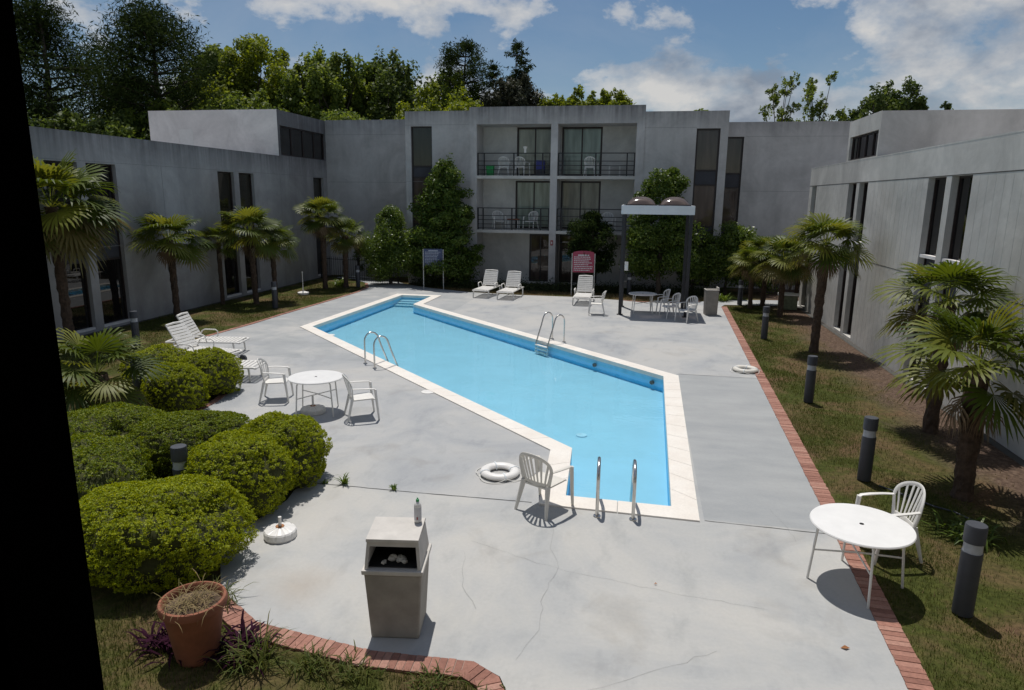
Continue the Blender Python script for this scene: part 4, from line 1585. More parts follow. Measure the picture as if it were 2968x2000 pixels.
# terracotta pot
t = empty('plant_pot', (-3.88, 5.0, -.02), 0, 'large terracotta pot of dry soil at the lower left', 'plant pot')
t.scale = (.94, .94, .94)
MB().lathe([(.185, 0), (.20, .03), (.275, .54), (.285, .55), (.312, .56), (.318, .60), (.305, .635), (.283, .64), (.27, .62), (.26, .55)], 48, cap=False).build('pot', MT['terracotta'], t, True)
MB().lathe([(.268, .555), (.2, .575), (.1, .59), (.001, .595)], 32, cap=False).build('soil', MT['soil'], t, True)
# ------------------------------------------------------------------ plants
RS = np.random.RandomState(7)


def unit(n, rs=RS):
    v = rs.normal(size=(n, 3))
    return v / np.linalg.norm(v, axis=1, keepdims=True)


def leaf_quads(P, Nrm, size, aspect=.5, jit=.6, rs=RS, droop=0):
    """diamond leaves at points P facing roughly Nrm"""
    n = len(P)
    N_ = Nrm + rs.normal(size=(n, 3)) * jit
    N_ /= np.linalg.norm(N_, axis=1, keepdims=True) + 1e-9
    T = np.cross(N_, unit(n, rs))
    T /= np.linalg.norm(T, axis=1, keepdims=True) + 1e-9
    if droop:
        T[:, 2] -= droop
        T /= np.linalg.norm(T, axis=1, keepdims=True)
    B = np.cross(N_, T)
    s = (np.asarray(size) * np.ones(n) * rs.uniform(.65, 1.3, n))[:, None]
    V = np.empty((n, 4, 3))
    V[:, 0] = P - T * s * .5
    V[:, 1] = P + B * s * aspect * .5 + T * s * .05
    V[:, 2] = P + T * s * .5
    V[:, 3] = P - B * s * aspect * .5 + T * s * .05
    return V.reshape(-1, 3), np.arange(n * 4).reshape(n, 4)


def bump_field(D, k, amp, rs):
    """low-frequency bumps on unit directions D"""
    c = unit(k, rs)
    w = rs.uniform(-1, 1, k)
    return 1 + amp * (np.exp((D @ c.T - 1) * 30) * w).sum(1) + amp * .5 * (np.exp((D @ c.T[:, ::-1] - 1) * 90) * w[::-1]).sum(1)


def hedge(label, c, r, n, leaf, mat, seed, p=2.25, amp=.07, group='clipped rounded hedges'):
    """rounded clipped bush: leaf shell over a solid dark core; c = centre on the ground, r = (rx, ry, height)"""
    rs = np.random.RandomState(seed)
    t = empty('hedge_bush', (c[0], c[1], -.02), rs.uniform(0, .6), label, 'bush', group)
    K = int(900 * (r[0] * r[1] + r[2] * (r[0] + r[1])))
    tuft = unit(K, rs)
    hgt_ = rs.uniform(-.018, .022, K)
    ti = rs.randint(0, K, n)
    off = rs.normal(size=(n, 3)) * .022
    D = tuft[ti] + off
    D /= np.linalg.norm(D, axis=1, keepdims=True)
    D[:, 2] = np.where(D[:, 2] < -.6, -D[:, 2], D[:, 2])
    q = (np.abs(D) ** p).sum(1) ** (-1 / p)
    S = D * q[:, None]
    f = bump_field(D, 160, amp, np.random.RandomState(seed))
    rad_ = 1.0 + hgt_[ti] + .03 - (off ** 2).sum(1) * 22 - np.abs(rs.normal(0, .018, n))
    hz = r[2] * .56
    R = np.array([r[0], r[1], hz])
    P = S * R * (f * rad_)[:, None]
    P[:, 2] += r[2] - hz
    P[:, 2] = np.maximum(P[:, 2], .02)
    Nn = D / R
    Nn /= np.linalg.norm(Nn, axis=1, keepdims=True)
    Nn = Nn + off * 26 * .4
    V, F = leaf_quads(P, Nn, leaf, .55, .75, rs)
    np_obj('foliage', V, [F], mat, t)
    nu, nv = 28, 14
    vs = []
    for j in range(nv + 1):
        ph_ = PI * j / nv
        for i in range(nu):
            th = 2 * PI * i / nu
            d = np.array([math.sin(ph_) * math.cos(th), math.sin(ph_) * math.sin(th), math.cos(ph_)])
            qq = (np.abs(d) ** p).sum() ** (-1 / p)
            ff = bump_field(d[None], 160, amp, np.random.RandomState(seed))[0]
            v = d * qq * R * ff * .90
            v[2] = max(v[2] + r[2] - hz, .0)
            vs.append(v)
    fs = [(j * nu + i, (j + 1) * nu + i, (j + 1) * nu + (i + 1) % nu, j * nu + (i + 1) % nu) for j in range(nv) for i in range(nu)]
    np_obj('inner_core', vs, [np.array(fs)], MT['bush_core'], t, True)  # solid dark core, added to block the view through the leaves
    return t


H = MT['hedge']
hedge('largest clipped yellow-green hedge, lower left behind the terracotta pot', (-5.34, 6.36), (.95, .90, .98), 66000, .026, H, 1)
hedge('yellow-green hedge beside the poking bollard cap, second from the view', (-5.28, 7.95), (.72, .78, 1.02), 50000, .026, H, 2)
hedge('rightmost clipped hedge with its shadow on the deck', (-5.10, 8.80), (.66, .70, 1.0), 46000, .026, H, 3)
hedge('low hedge in the middle of the near clump, behind the bollard cap', (-6.75, 9.02), (.95, .75, .92), 44000, .027, MT['hedge_shaded'], 4)
hedge('shaded hedge at the left of the near clump under the near palm', (-8.05, 8.75), (.95, .9, 1.0), 36000, .028, MT['hedge_shaded'], 5)
hedge('dark hedge low on the left by the window post', (-7.2, 7.3), (.85, .85, .95), 28000, .029, MT['hedge_shaded'], 15)
hedge('small round hedge beside the half covered bollard', (-8.92, 11.55), (.58, .60, .95), 32000, .025, H, 6)
hedge('round hedge hiding the head of the flat sun lounger', (-9.0, 12.75), (.66, .68, .98), 36000, .025, H, 7)
hedge('back hedge showing behind the two round ones', (-10.1, 12.75), (.75, .70, .95), 20000, .032, H, 8)


# fan palms
def palm_crown(rs, R, nf, dead=False, lo=-.75, hi=1.35, nl=26):
    """fan fronds: petiole then a pleated fan of narrow blades"""
    Vs, F4, F3 = [], [], []
    cnt = 0
    for k_ in range(nf):
        az = k_ * 2.39996 + rs.uniform(-.3, .3)
        el = lo + (hi - lo) * ((k_ + .5) / nf) ** .8 + rs.uniform(-.12, .12)
        pl = R * rs.uniform(.48, .66) * (1.0 if el < 1.0 else .8)
        fr = R * rs.uniform(.50, .64)
        o = np.array([math.cos(az) * math.cos(el), math.sin(az) * math.cos(el), math.sin(el)])
        side = np.array([-math.sin(az), math.cos(az), 0])
        upn = np.cross(o, side)
        if upn[2] < 0:
            upn = -upn
        droop = (.13 if not dead else .30) * (1 + .4 * rs.rand())
        base = o * .06
        mid = o * pl * .6 + np.array([0, 0, .02])
        tip = o * pl + np.array([0, 0, -droop * pl * .35])
        w = .010
        for a, b in ((base, mid), (mid, tip)):
            Vs += [a + side * w, a - side * w, b - side * w * .8, b + side * w * .8]
            F4.append([cnt, cnt + 1, cnt + 2, cnt + 3])
            cnt += 4
        od = tip - mid
        od /= np.linalg.norm(od)
        # tilt the fan a little further down than the stalk
        od = od + np.array([0, 0, -.22 if not dead else -.5])
        od /= np.linalg.norm(od)
        upf = np.cross(od, side)
        if upf[2] < 0:
            upf = -upf
        span = rad(rs.uniform(105, 130)) if not dead else rad(rs.uniform(60, 90))
        roll = rs.uniform(-.45, .45)
        sd = side * math.cos(roll) + upf * math.sin(roll)
        up2 = np.cross(od, sd)
        if up2[2] < 0:
            up2 = -up2
        hub = cnt
        Vs.append(tip)
        cnt += 1
        for i in range(nl):
            s = -1 + 2 * (i + .5) / nl
            th = s * span
            d = od * math.cos(th) + sd * math.sin(th)
            L_ = fr * (.66 + .34 * math.cos(th * .75)) * rs.uniform(.9, 1.06)
            wd = np.cross(d, up2)
            wd /= np.linalg.norm(wd) + 1e-9
            bw = fr * span / nl * 1.0
            fold = up2 * (.012 if i % 2 else -.012)
            sag = np.array([0, 0, -droop * L_])
            m1 = tip + d * L_ * .50 + up2 * .04 * (1 - abs(s)) + fold + sag * .05
            e1 = tip + d * L_ * .80 + sag * .28 + fold
            e2 = tip + d * L_ * .97 + sag * rs.uniform(.6, 1.5)
            Vs += [m1 - wd * bw * .5, m1 + wd * bw * .5, e1 - wd * bw * .36, e1 + wd * bw * .36, e2]
            F3.append([hub, cnt, cnt + 1])
            F4.append([cnt + 1, cnt, cnt + 2, cnt + 3])
            F3.append([cnt + 3, cnt + 2, cnt + 4])
            cnt += 5
    return np.array(Vs), [np.array(F4), np.array(F3)]


def palm_trunk(rs, h, r):
    m = MB()
    n, k_ = 12, max(6, int(h / .12))
    ph = rs.uniform(0, 6)
    V, F = [], []
    lean = rs.uniform(-.03, .03, 2)
    for i in range(k_ + 1):
        z = h * i / k_
        rr = r * (.78 + .30 * (i / k_) + (.25 * (1 - i / k_) ** 8)) * (1 + .08 * math.sin(i * 2.1 + ph))
        for j in range(n):
            a = 2 * PI * j / n
            q = rr * (1 + rs.uniform(-.12, .12))
            V.append((q * math.cos(a) + lean[0] * z, q * math.sin(a) + lean[1] * z, z))
    F = [(i * n + j, i * n + (j + 1) % n, (i + 1) * n + (j + 1) % n, (i + 1) * n + j) for i in range(k_) for j in range(n)]
    m.add(V, F)
    # fibre tufts and leaf-base stubs
    for i in range(int(h * 150)):
        z = h * rs.uniform(.04, 1.0)
        a = rs.uniform(0, 2 * PI)
        rr = r * (.78 + .30 * z / h)
        c, s = math.cos(a), math.sin(a)
        p = Vector((c * rr * .95 + lean[0] * z, s * rr * .95 + lean[1] * z, z))
        L_ = rs.uniform(.03, .085)
        w = rs.uniform(.004, .016)
        dn = rs.uniform(-1.2, .8)
        d = Vector((c, s, dn)).normalized() * L_
        sd = Vector((-s, c, 0)) * w
        m.add([p + sd, p - sd, p + d], [(0, 1, 2)])
    return m, lean


def make_palm(label, x, y, zc, R, seed, r=.11, nf=30, dead=5, yel=4):
    R *= 1.0
    nf = int(nf * .82)
    rs = np.random.RandomState(seed)
    t = empty('fan_palm', (x, y, -.02), 0, label, 'palm', 'windmill fan palms')
    m, lean = palm_trunk(rs, zc, r)
    m.build('trunk', MT['trunk'], t)
    off = np.array([lean[0] * zc, lean[1] * zc, zc - .02])
    V, F = palm_crown(rs, R, nf, lo=-.45, hi=1.25)
    np_obj('crown', V + off, F, MT['palm'], t)
    if yel:
        V, F = palm_crown(rs, R * .95, yel, lo=-.8, hi=-.1)
        np_obj('yellow_fronds', V + off - [0, 0, .03], F, MT['palm_y'], t)
    if dead:
        V, F = palm_crown(rs, R * .62, dead, True, lo=-1.3, hi=-.8, nl=18)
        np_obj('dead_fronds', V + off - [0, 0, .06], F, MT['palm_dead'], t)
    return t


for i, (lab, x, y, zc, R, r, nf, dead, yel) in enumerate((
        ('tall palm nearest the window post on the left, in front of a dark window', -15.3, 15.85, 3.85, 1.75, .14, 38, 8, 12),
        ('palm standing alone by the left wing, behind the raised sun loungers', -15.5, 20.62, 2.72, 1.25, .12, 34, 3, 2),
        ('thin small palm between two larger ones on the left lawn', -16.0, 24.0, 2.42, .85, .085, 24, 1, 2),
        ('broad palm in front of the paired windows on the left lawn', -14.8, 24.4, 2.80, 1.30, .12, 34, 2, 2),
        ('shorter palm leaning out right beside the broad one on the left lawn', -14.35, 25.1, 2.40, 1.05, .10, 28, 2, 3),
        ('tall palm by the corner of the left wing', -14.25, 29.35, 3.25, 1.20, .12, 34, 6, 3),
        ('shorter palm with yellow fronds beside the back left path', -13.55, 30.05, 2.42, 1.10, .13, 28, 2, 7),
        ('squat palm among the hedges at the left, yellowing fronds', -9.05, 9.8, 1.20, 1.02, .15, 26, 3, 7),
        ('large palm nearest the view on the right, in front of the wing', 4.80, 10.34, 1.95, 1.20, .145, 30, 5, 3),
        ('palm behind the nearest right palm, close to the wing wall', 5.50, 13.4, 2.40, 1.15, .13, 27, 6, 3),
        ('tall straight palm halfway along the right lawn', 4.98, 20.17, 3.02, 1.18, .13, 38, 4, 2),
        ('palm with brown hanging fronds left of the tall straight one', 5.22, 26.4, 2.12, 1.15, .11, 30, 8, 9),
        ('pale palm behind the far right bollard', 5.0, 28.9, 2.05, 1.15, .11, 30, 6, 7),
        ('leftmost palm of the far right group', 4.40, 28.1, 1.85, .95, .10, 26, 6, 7),
        ('small palm by the green cabinet at the far right', 6.15, 28.5, 1.75, .75, .09, 22, 2, 2))):
    make_palm(lab, x, y, zc, R, 100 + i, r, nf, dead, yel)


# broad-leaved trees and shrubs
def clumps(rs, blobs, n, leaf, aspect=.55, jit=1.0, hollow=.55, sub_=9, subr=.36):
    """leaves gathered in sub-clumps around each blob (cx,cy,cz,rx,ry,rz)"""
    Ps, Ns = [], []
    vol = np.array([b[3] * b[4] * b[5] for b in blobs]) ** (2 / 3)
    vol /= vol.sum()
    for b, f in zip(blobs, vol):
        c, r = np.array(b[:3]), np.array(b[3:6])
        k_ = max(20, int(n * f))
        ns = max(5, int(sub_ * (1 + 2 * f)))
        d = unit(ns, rs)
        rr = hollow + (1 - hollow) * rs.rand(ns) ** .6
        cen = c + d * r * rr[:, None]
        idx = rs.randint(0, ns, k_)
        dd = unit(k_, rs)
        sr = subr * rs.uniform(.6, 1.25, ns)[idx]
        P = cen[idx] + dd * r * (sr * rs.rand(k_) ** .45)[:, None]
        Ps.append(P)
        Nn = dd * .6 + d[idx] * .5 + np.array([0, 0, .35])
        Ns.append(Nn)
    return leaf_quads(np.concatenate(Ps), np.concatenate(Ns), leaf, aspect, jit, rs)


def limbs(m, rs, base, r, blobs, zsplit):
    """trunk with limbs to the blobs, tapered"""
    top = Vector((base[0], base[1], zsplit))
    pts = [Vector((base[0], base[1], -.05))]
    for q in (.35, .7, 1.0):
        pts.append(Vector((base[0] + rs.uniform(-.1, .1) * r * 4, base[1] + rs.uniform(-.1, .1) * r * 4, zsplit * q)))
    m.tube(pts, [r * 1.25, r, r * .9, r * .75], 9)
    for b in blobs:
        e = Vector(b[:3])
        mid = pts[-1].lerp(e, .5) + Vector((0, 0, .12 * (e - pts[-1]).length))
        s = pts[2] if e.z < zsplit * 1.1 else pts[-1]
        m.tube([s, mid, e, e + Vector((0, 0, b[5] * .6))], [r * .5, r * .3, r * .16, r * .05], 6)


def tree(name, label, x, y, blobs, n, leaf, mat, bark, seed, r=.2, zs=None, group=None, cat='tree', trunk=True, **kw):
    """blobs relative to the trunk foot"""
    rs = np.random.RandomState(seed)
    t = empty(name, (x, y, 0), 0, label, cat, group)
    V, F = clumps(rs, blobs, n, leaf, **kw)
    np_obj('crown', V, [F], mat, t)
    if trunk:
        m = MB()
        limbs(m, rs, (0, 0), r, blobs, zs or min(b[2] for b in blobs) * .8)
        m.build('trunk', bark, t, True)
    return t


def round_blobs(rs, w, h, z0, k_=9, base=True):
    """an uneven broad crown: w radius, from z0 to z0+h"""
    out = [(0, 0, z0 + h * .5, w * .62, w * .62, h * .38)]
    for i in range(k_):
        a = i * 2.4 + rs.uniform(-.4, .4)
        q = rs.uniform(.1, .95)
        rad_ = w * (.72 * math.sqrt(max(.05, 1 - (2 * q - .85) ** 2 * .75)))
        s = rs.uniform(.26, .42)
        out.append((rad_ * math.cos(a), rad_ * math.sin(a), z0 + h * (.12 + .74 * q), w * s, w * s, h * s * .62))
    out.append((rs.uniform(-.2, .2) * w, 0, z0 + h * .86, w * .33, w * .33, h * .17))
    return out


# conical magnolia and shrubs in front of the block
rs = np.random.RandomState(11)
bl = []
for i in range(30):
    q = (i + .5) / 30
    z = .35 + 5.0 * q
    w = 1.68 * (1 - q) ** .46 * (.75 + .25 * min(1, q * 6)) + .1
    a = i * 2.4
    bl.append((w * .62 * math.cos(a), w * .62 * math.sin(a), z + .25, .52 * w + .12, .52 * w + .12, .46))
bl.append((0, 0, 5.3, .42, .4, .5))
bl = [(b[0], b[1] * .62, *b[2:4], b[4] * .7, b[5]) for b in bl]
tree('magnolia_tree', 'dense conical dark green tree against the left of the balcony block', -9.12, 31.45, bl, 52000, .12, MT['magnolia'], MT['bark'], 12, .12, 2.2, hollow=.35, subr=.62)
bl = [(0, 0, 2.6, 1.0, .9, .95), (-.55, -.1, 1.7, .8, .8, .9), (.55, .1, 1.75, .85, .8, .95), (0, -.3, 1.1, 1.05, .85, .8), (.1, 0, 3.1, .6, .6, .5)]
tree('shrub', 'rounded evergreen shrub left of the conical tree', -11.95, 31.7, bl, 30000, .09, MT['shrub'], MT['bark'], 13, .08, .9, None, 'shrub', hollow=.4, subr=.58)
bl = [(0, 0, 4.85, .80, .62, .66), (-.1, 0, 4.1, .88, .6, .7), (.45, 0, 3.6, .75, .6, .6), (-.55, 0, 3.0, 1.0, .7, .85), (.65, -.1, 2.7, 1.05, .7, .9), (0, -.2, 1.8, 1.3, .8, .85), (.95, 0, 1.7, .8, .7, .8), (-.8, 0, 1.8, .85, .7, .8)]
tree('magnolia_tree', 'glossy dark tree behind the canopy, its top above the domes', .85, 30.75, bl, 44000, .12, MT['magnolia'], MT['bark'], 14, .11, 1.2, hollow=.4, subr=.55)
bl = [(0, 0, 1.9, 1.25, .9, 1.05), (-.5, 0, 1.2, 1.0, .9, .9), (.9, 0, 1.4, 1.0, .8, 1.0), (.1, 0, 2.6, .85, .6, .55)]
tree('shrub', 'dark glossy shrub by the right path, below the right block windows', 3.9, 32.3, bl, 26000, .11, MT['shrub'], MT['bark'], 15, .07, .7, None, 'shrub', hollow=.4, subr=.55)
tree('shrub', 'dark shrub between the right path and the iron fence', 2.4, 31.9, [(0, 0, 1.4, .9, .7, .95), (.3, 0, 2.1, .6, .6, .6)], 7000, .10, MT['magnolia'], MT['bark'], 16, .06, .6, None, 'shrub', hollow=.5)
tree('shrub', 'bushy green shrub at the foot of the back right wall', 6.9, 33.2, [(0, 0, 1.0, 1.2, .7, .9), (-1.1, 0, .8, .8, .6, .7), (1.2, 0, .9, .9, .6, .8)], 9000, .10, MT['shrub'], MT['bark'], 17, .06, .5, None, 'shrub', hollow=.5)
tree('shrub', 'dark bush against the iron fence at the back left', -12.9, 33.3, [(0, 0, 1.3, .9, .7, .9), (-.9, 0, 1.0, .7, .6, .7)], 7000, .09, MT['tree_d'], MT['bark'], 18, .06, .5, None, 'shrub', hollow=.5)


# thin pine in front of the balcony column: needle tufts on bare limbs
def pine(label, x, y, h, levels, n, needle, mat, seed, r=.1, spread=1.0, z0=.45, tuft=.3, group=None, top=True, name='pine_tree'):
    rs = np.random.RandomState(seed)
    t = empty(name, (x, y, 0), 0, label, 'tree', group)
    m = MB()
    pts = [Vector((rs.uniform(-.04, .04) * h * .3, rs.uniform(-.04, .04) * h * .3, h * q)) for q in (0, .25, .5, .75, 1)]
    pts[0] = Vector((0, 0, -.05))
    m.tube(pts, [r * 1.2, r, r * .8, r * .5, r * .12], 8)
    cen = []
    for i in range(levels):
        q = z0 + (1 - z0) * (i + .3) / levels
        z = h * q
        L_ = spread * (math.sin(PI * min(1, (q - z0) / (1 - z0) * .78 + .22)) ** .8) * rs.uniform(.7, 1.1)
        for k_ in range(rs.randint(3, 6)):
            a = rs.uniform(0, 2 * PI)
            d = Vector((math.cos(a), math.sin(a), rs.uniform(.05, .45)))
            s = Vector((0, 0, z))
            e = s + d * L_
            m.tube([s, s.lerp(e, .5) + Vector((0, 0, -.03 * L_)), e], [r * .28, r * .18, r * .06], 5)
            for f in (.55, .8, 1.0):
                for _ in range(2):
                    c = s.lerp(e, f) + Vector(rs.uniform(-.22, .22, 3) * L_)
                    cen.append(c)
    if top:
        cen += [Vector((0, 0, h * 1.0)), Vector((.1, 0, h * .97))]
    m.build('trunk', MT['bark'], t, True)
    cen = np.array([tuple(c) for c in cen])
    idx = rs.randint(0, len(cen), n)
    d = unit(n, rs)
    P = cen[idx] + d * (tuft * spread * rs.rand(n) ** .5)[:, None] * np.array([1, 1, .7])
    V, F = leaf_quads(P, unit(n, rs), needle, .2, .8, rs)
    np_obj('crown', V, [F], mat, t)
    return t


pine('thin dark pine with open limbs in front of the right balconies', -2.1, 31.0, 3.5, 11, 8000, .24, MT['pine'], 21, .06, 1.05, .28, .30)

# ------------------------------------------------------------------ wood beyond the roofs
TG = 'trees beyond the hotel roofs'
pine('tall black-green pine at the far left, cut by the window post', -41.5, 44, 17.0, 16, 34000, .36, MT['pine'], 31, .32, 4.6, .30, .42, TG)
pine('tall dark pine second from the left, with a bare trunk below its crown', -33.0, 44, 16.2, 15, 30000, .34, MT['pine'], 32, .30, 4.2, .34, .40, TG)
pine('dark pine between the two left pines, lower', -37.3, 47, 12.4, 11, 26000, .36, MT['pine'], 33, .25, 3.2, .3, .42, TG)
rs = np.random.RandomState(55)
for i, (lab, x, y, z0, h, w, n, leaf, mt) in enumerate((
        ('low green tree under the left pines', -36.0, 41.5, 3, 6.5, 4.5, 8000, .34, 'tree_d'),
        ('leafy tree between the left pines and the white roof tower', -31.0, 42, 3, 7.0, 4.0, 8000, .32, 'tree_m'),
        ('broad bright green tree behind the white roof tower', -31.0, 52, 5.5, 10.6, 4.3, 20000, .32, 'tree_b'),
        ('bright leafy tree left half of the broad one, lower shoulder', -34.5, 53, 5, 10.3, 3.4, 10000, .36, 'tree_m'),
        ('narrow green tree right of the broad bright one', -25.4, 51, 5, 9.6, 2.6, 9000, .34, 'tree_m'),
        ('round-topped green tree behind the left end of the block', -22.4, 50, 5, 9.1, 3.0, 11000, .34, 'tree_m'),
        ('dark green tree with a domed top left of the balcony block', -18.6, 52, 5, 9.4, 2.8, 11000, .33, 'tree_d'),
        ('smaller dark tree beside the domed one', -20.8, 54, 5, 9.6, 2.4, 7000, .33, 'tree_d'),
        ('low bright tree showing over the left block roof', -15.0, 47, 4, 7.4, 2.7, 9000, .28, 'tree_b'),
        ('low yellow-green tree in front of the lone pine', -11.8, 46, 4, 6.4, 2.8, 9000, .27, 'tree_b'),
        ('sparse green tree beside the lone pine', -13.6, 50, 6, 7.2, 1.9, 4500, .28, 'tree_m'),
        ('low shadowed tree left of the broad wood', -28.2, 46, 4, 6.8, 3.6, 8000, .30, 'tree_m'),
        ('low tree mass behind the left block wall', -20.5, 45, 4, 5.8, 3.8, 9000, .28, 'tree_m'))):
    tree('broadleaf_tree', lab, x, y, round_blobs(rs, w * 1.12, h, z0, 18), int(n * 2.3), leaf * .92, MT[mt], MT['bark'], 200 + i, .22, z0 + h * .3, TG, hollow=.5, subr=.44)
pine('lone pine with a bare trunk and round open top above the block', -12.9, 50, 14.9, 7, 6500, .28, MT['pine'], 41, .20, 1.95, .72, .30, TG)
# cedar: dense dark dome with a ragged leader
bl = round_blobs(np.random.RandomState(4), 2.45, 6.6, 6.0, 14)
tree('cedar_tree', 'dense dark brownish cedar above the middle of the block', -9.2, 50, bl, 26000, .30, MT['cedar'], MT['bark'], 43, .25, 8, TG, hollow=.45, subr=.45, aspect=.35)
pine('ragged pine leader rising above the dark cedar', -9.35, 51, 15.0, 7, 1500, .36, MT['pine'], 44, .14, 1.1, .74, .26, TG)
pine('small ragged pine top left of the dark cedar', -11.0, 50.5, 13.6, 6, 1200, .34, MT['pine'], 45, .12, .8, .74, .26, TG)
# young trees over the block roof, right
rs = np.random.RandomState(77)
for i, x in enumerate((-6.5, -5.5, -4.55, -3.65, -2.8, -1.95)):
    tree('young_tree', ('young pale green tree over the block roof, nearest the cedar', 'second young pale tree right of the cedar', 'third young pale tree right of the cedar',
                        'fourth young pale tree right of the cedar', 'yellowish young tree, second from the right end of the row', 'rightmost young tree of the row, sparse')[i],
         x * 1.0, 50, [(0, 0, 8.7, 1.15, .8, 2.0), (.1, -.3, 10.1, 1.1, .6, .65), (-.3, .3, 10.3, .9, .6, .5), (.4, 0, 9.9, .62, .5, 1.0), (-.45, .2, 9.7, .58, .45, 1.0), (rs.uniform(-.3, .3), 0, 10.6 + rs.uniform(-.2, .5), .42, .4, .75)], 8000, .21, MT['tree_b'], MT['barkl'], 300 + i, .09, 6.5, 'young trees over the block roof', hollow=.3, subr=.5)
tree('young_tree', 'small green treetop just over the right block roof', 3.2, 50, [(0, 0, 9.2, .9, .8, .9), (.4, 0, 9.9, .45, .45, .4)], 1200, .24, MT['tree_m'], MT['barkl'], 310, .1, 7, TG, hollow=.3)
# right: two airy poplars and a dark broadleaf
for i, (lab, x, k_) in enumerate((('airy small-leaved tree, left of the pair above the back right wall', 8.75, 0), ('airy small-leaved tree, right of the pair above the back right wall', 11.1, 1))):
    r_ = np.random.RandomState(500 + i)
    bl = []
    for j in range(22):
        q = j / 21
        bl.append((r_.uniform(-1, 1) * (1.7 - .9 * q), r_.uniform(-.8, .8), 6.3 + 5.6 * q, .62 - .2 * q, .6 - .2 * q, .55))
    tree('airy_tree', lab, x, 50, bl, 5200, .17, MT['tree_m'], MT['barkl'], 510 + i, .10, 6.2, TG, hollow=.3, subr=.45, sub_=7)
bl = round_blobs(np.random.RandomState(9), 2.6, 5.6, 6.0, 14)
tree('broadleaf_tree', 'dark ragged tree above the right roof tower', 15.1, 50, bl, 14000, .26, MT['tree_d'], MT['bark'], 520, .2, 7, TG, hollow=.5, subr=.42)
tree('young_tree', 'tiny dark treetop at the right end of the far trees', 18.5, 50, [(0, 0, 9.3, .7, .6, .7), (.2, 0, 10.1, .3, .3, .35)], 700, .26, MT['tree_d'], MT['bark'], 521, .1, 7, TG, hollow=.3)
tree('broadleaf_tree', 'low green trees between the airy pair', 10.0, 51.5, [(0, 0, 8.6, 1.3, 1, .9), (1.2, 0, 8.9, .9, .8, .8)], 2200, .25, MT['tree_m'], MT['barkl'], 522, .12, 6.5, TG, hollow=.3)

# ------------------------------------------------------------------ ground cover, grass, small plants
def inside(P, poly):
    x, y = P[:, 0], P[:, 1]
    r = np.zeros(len(P), bool)
    n = len(poly)
    for i in range(n):
        x1, y1 = poly[i - 1]
        x2, y2 = poly[i]
        c = ((y1 > y) != (y2 > y))
        with np.errstate(divide='ignore', invalid='ignore'):
            xi = (x2 - x1) * (y - y1) / (y2 - y1 + 1e-12) + x1
        r ^= c & (x < xi)
    return r


DK = offset(DECK if sum(DECK[i - 1][0] * DECK[i][1] - DECK[i][0] * DECK[i - 1][1] for i in range(len(DECK))) > 0 else DECK[::-1], .20)


def grass(name, P, L_, w, mat, rs, lean=.5):
    n = len(P)
    a = rs.uniform(0, 2 * PI, n)
    d = np.stack([np.cos(a), np.sin(a)], 1)
    l = L_ * rs.uniform(.5, 1.4, n)
    ln = rs.uniform(.1, 1, n) * lean
    V = np.zeros((n, 3, 3))
    s = np.stack([-d[:, 1], d[:, 0]], 1) * w
    V[:, 0, :2] = P + s
    V[:, 1, :2] = P - s
    V[:, :2, 2] = -.03
    V[:, 2, :2] = P + d * (l * ln)[:, None]
    V[:, 2, 2] = -.02 + l * np.sqrt(np.maximum(.05, 1 - ln ** 2))
    return prop(np_obj(name, V.reshape(-1, 3), [np.arange(n * 3).reshape(n, 3)], mat), kind='stuff')


def scatter(n, x0, x1, y0, y1, rs, near=True, patch=1.0):
    P = np.stack([rs.uniform(x0, x1, n), rs.uniform(y0, y1, n)], 1)
    P = P[~inside(P, DK)]
    # uneven cover: keep by a few overlapping waves
    f = np.sin(P[:, 0] * 2.1 + 1.3 * np.sin(P[:, 1] * 1.1)) + np.sin(P[:, 1] * 1.7 + 2 * np.sin(P[:, 0] * .9 + 1)) + .8 * np.sin(P[:, 0] * 5 + P[:, 1] * 4.1)
    keep = rs.rand(len(P)) < np.clip(.55 + .28 * f * patch, .06, 1)
    return P[keep]


rs = np.random.RandomState(99)
P = scatter(60000, -5.2, -.5, 2.6, 6.4, rs)
grass('lawn_grass', P, .06, .004, MT['grass'], rs, .9)
P = scatter(90000, 2.5, 5.6, 4.5, 14, rs)
P = P[rs.rand(len(P)) < np.clip((5.6 - P[:, 0]) / 1.6, .05, 1)]
grass('lawn_grass', P, .045, .004, MT['grass'], rs, .9)
P = scatter(60000, 2.7, 5.8, 14, 29, rs)
P = P[rs.rand(len(P)) < np.clip((5.8 - P[:, 0]) / 1.8, .04, 1)]
grass('lawn_grass', P, .055, .007, MT['grass'], rs, .9)
P = scatter(60000, -16.4, -11.9, 14, 32, rs)
grass('lawn_grass', P, .06, .008, MT['grass'], rs, .9)
P = scatter(40000, -11.5, 3.2, 28.8, 30.9, rs)
grass('dry_grass', P, .09, .009, MT['straw'], rs, .8)
P = np.stack([rs.uniform(2.6, 6.4, 2500), rs.uniform(5, 26, 2500)], 1)
P = P[~inside(P, DK)]
o = grass('dry_grass', P, .06, .006, MT['straw'], rs, 1.0)
# dark leafy ground cover along the block
n = 26000
P = np.stack([rs.uniform(-11.5, 3.4, n), rs.normal(31.3, .35, n), np.abs(rs.normal(0, .17, n)) + .01], 1)
P = P[~inside(P, DK)]
V, F = leaf_quads(P, np.tile([0, 0, 1.], (len(P), 1)), .10, .4, .8, rs)
prop(np_obj('ground_cover', V, [F], MT['cover']), kind='stuff')


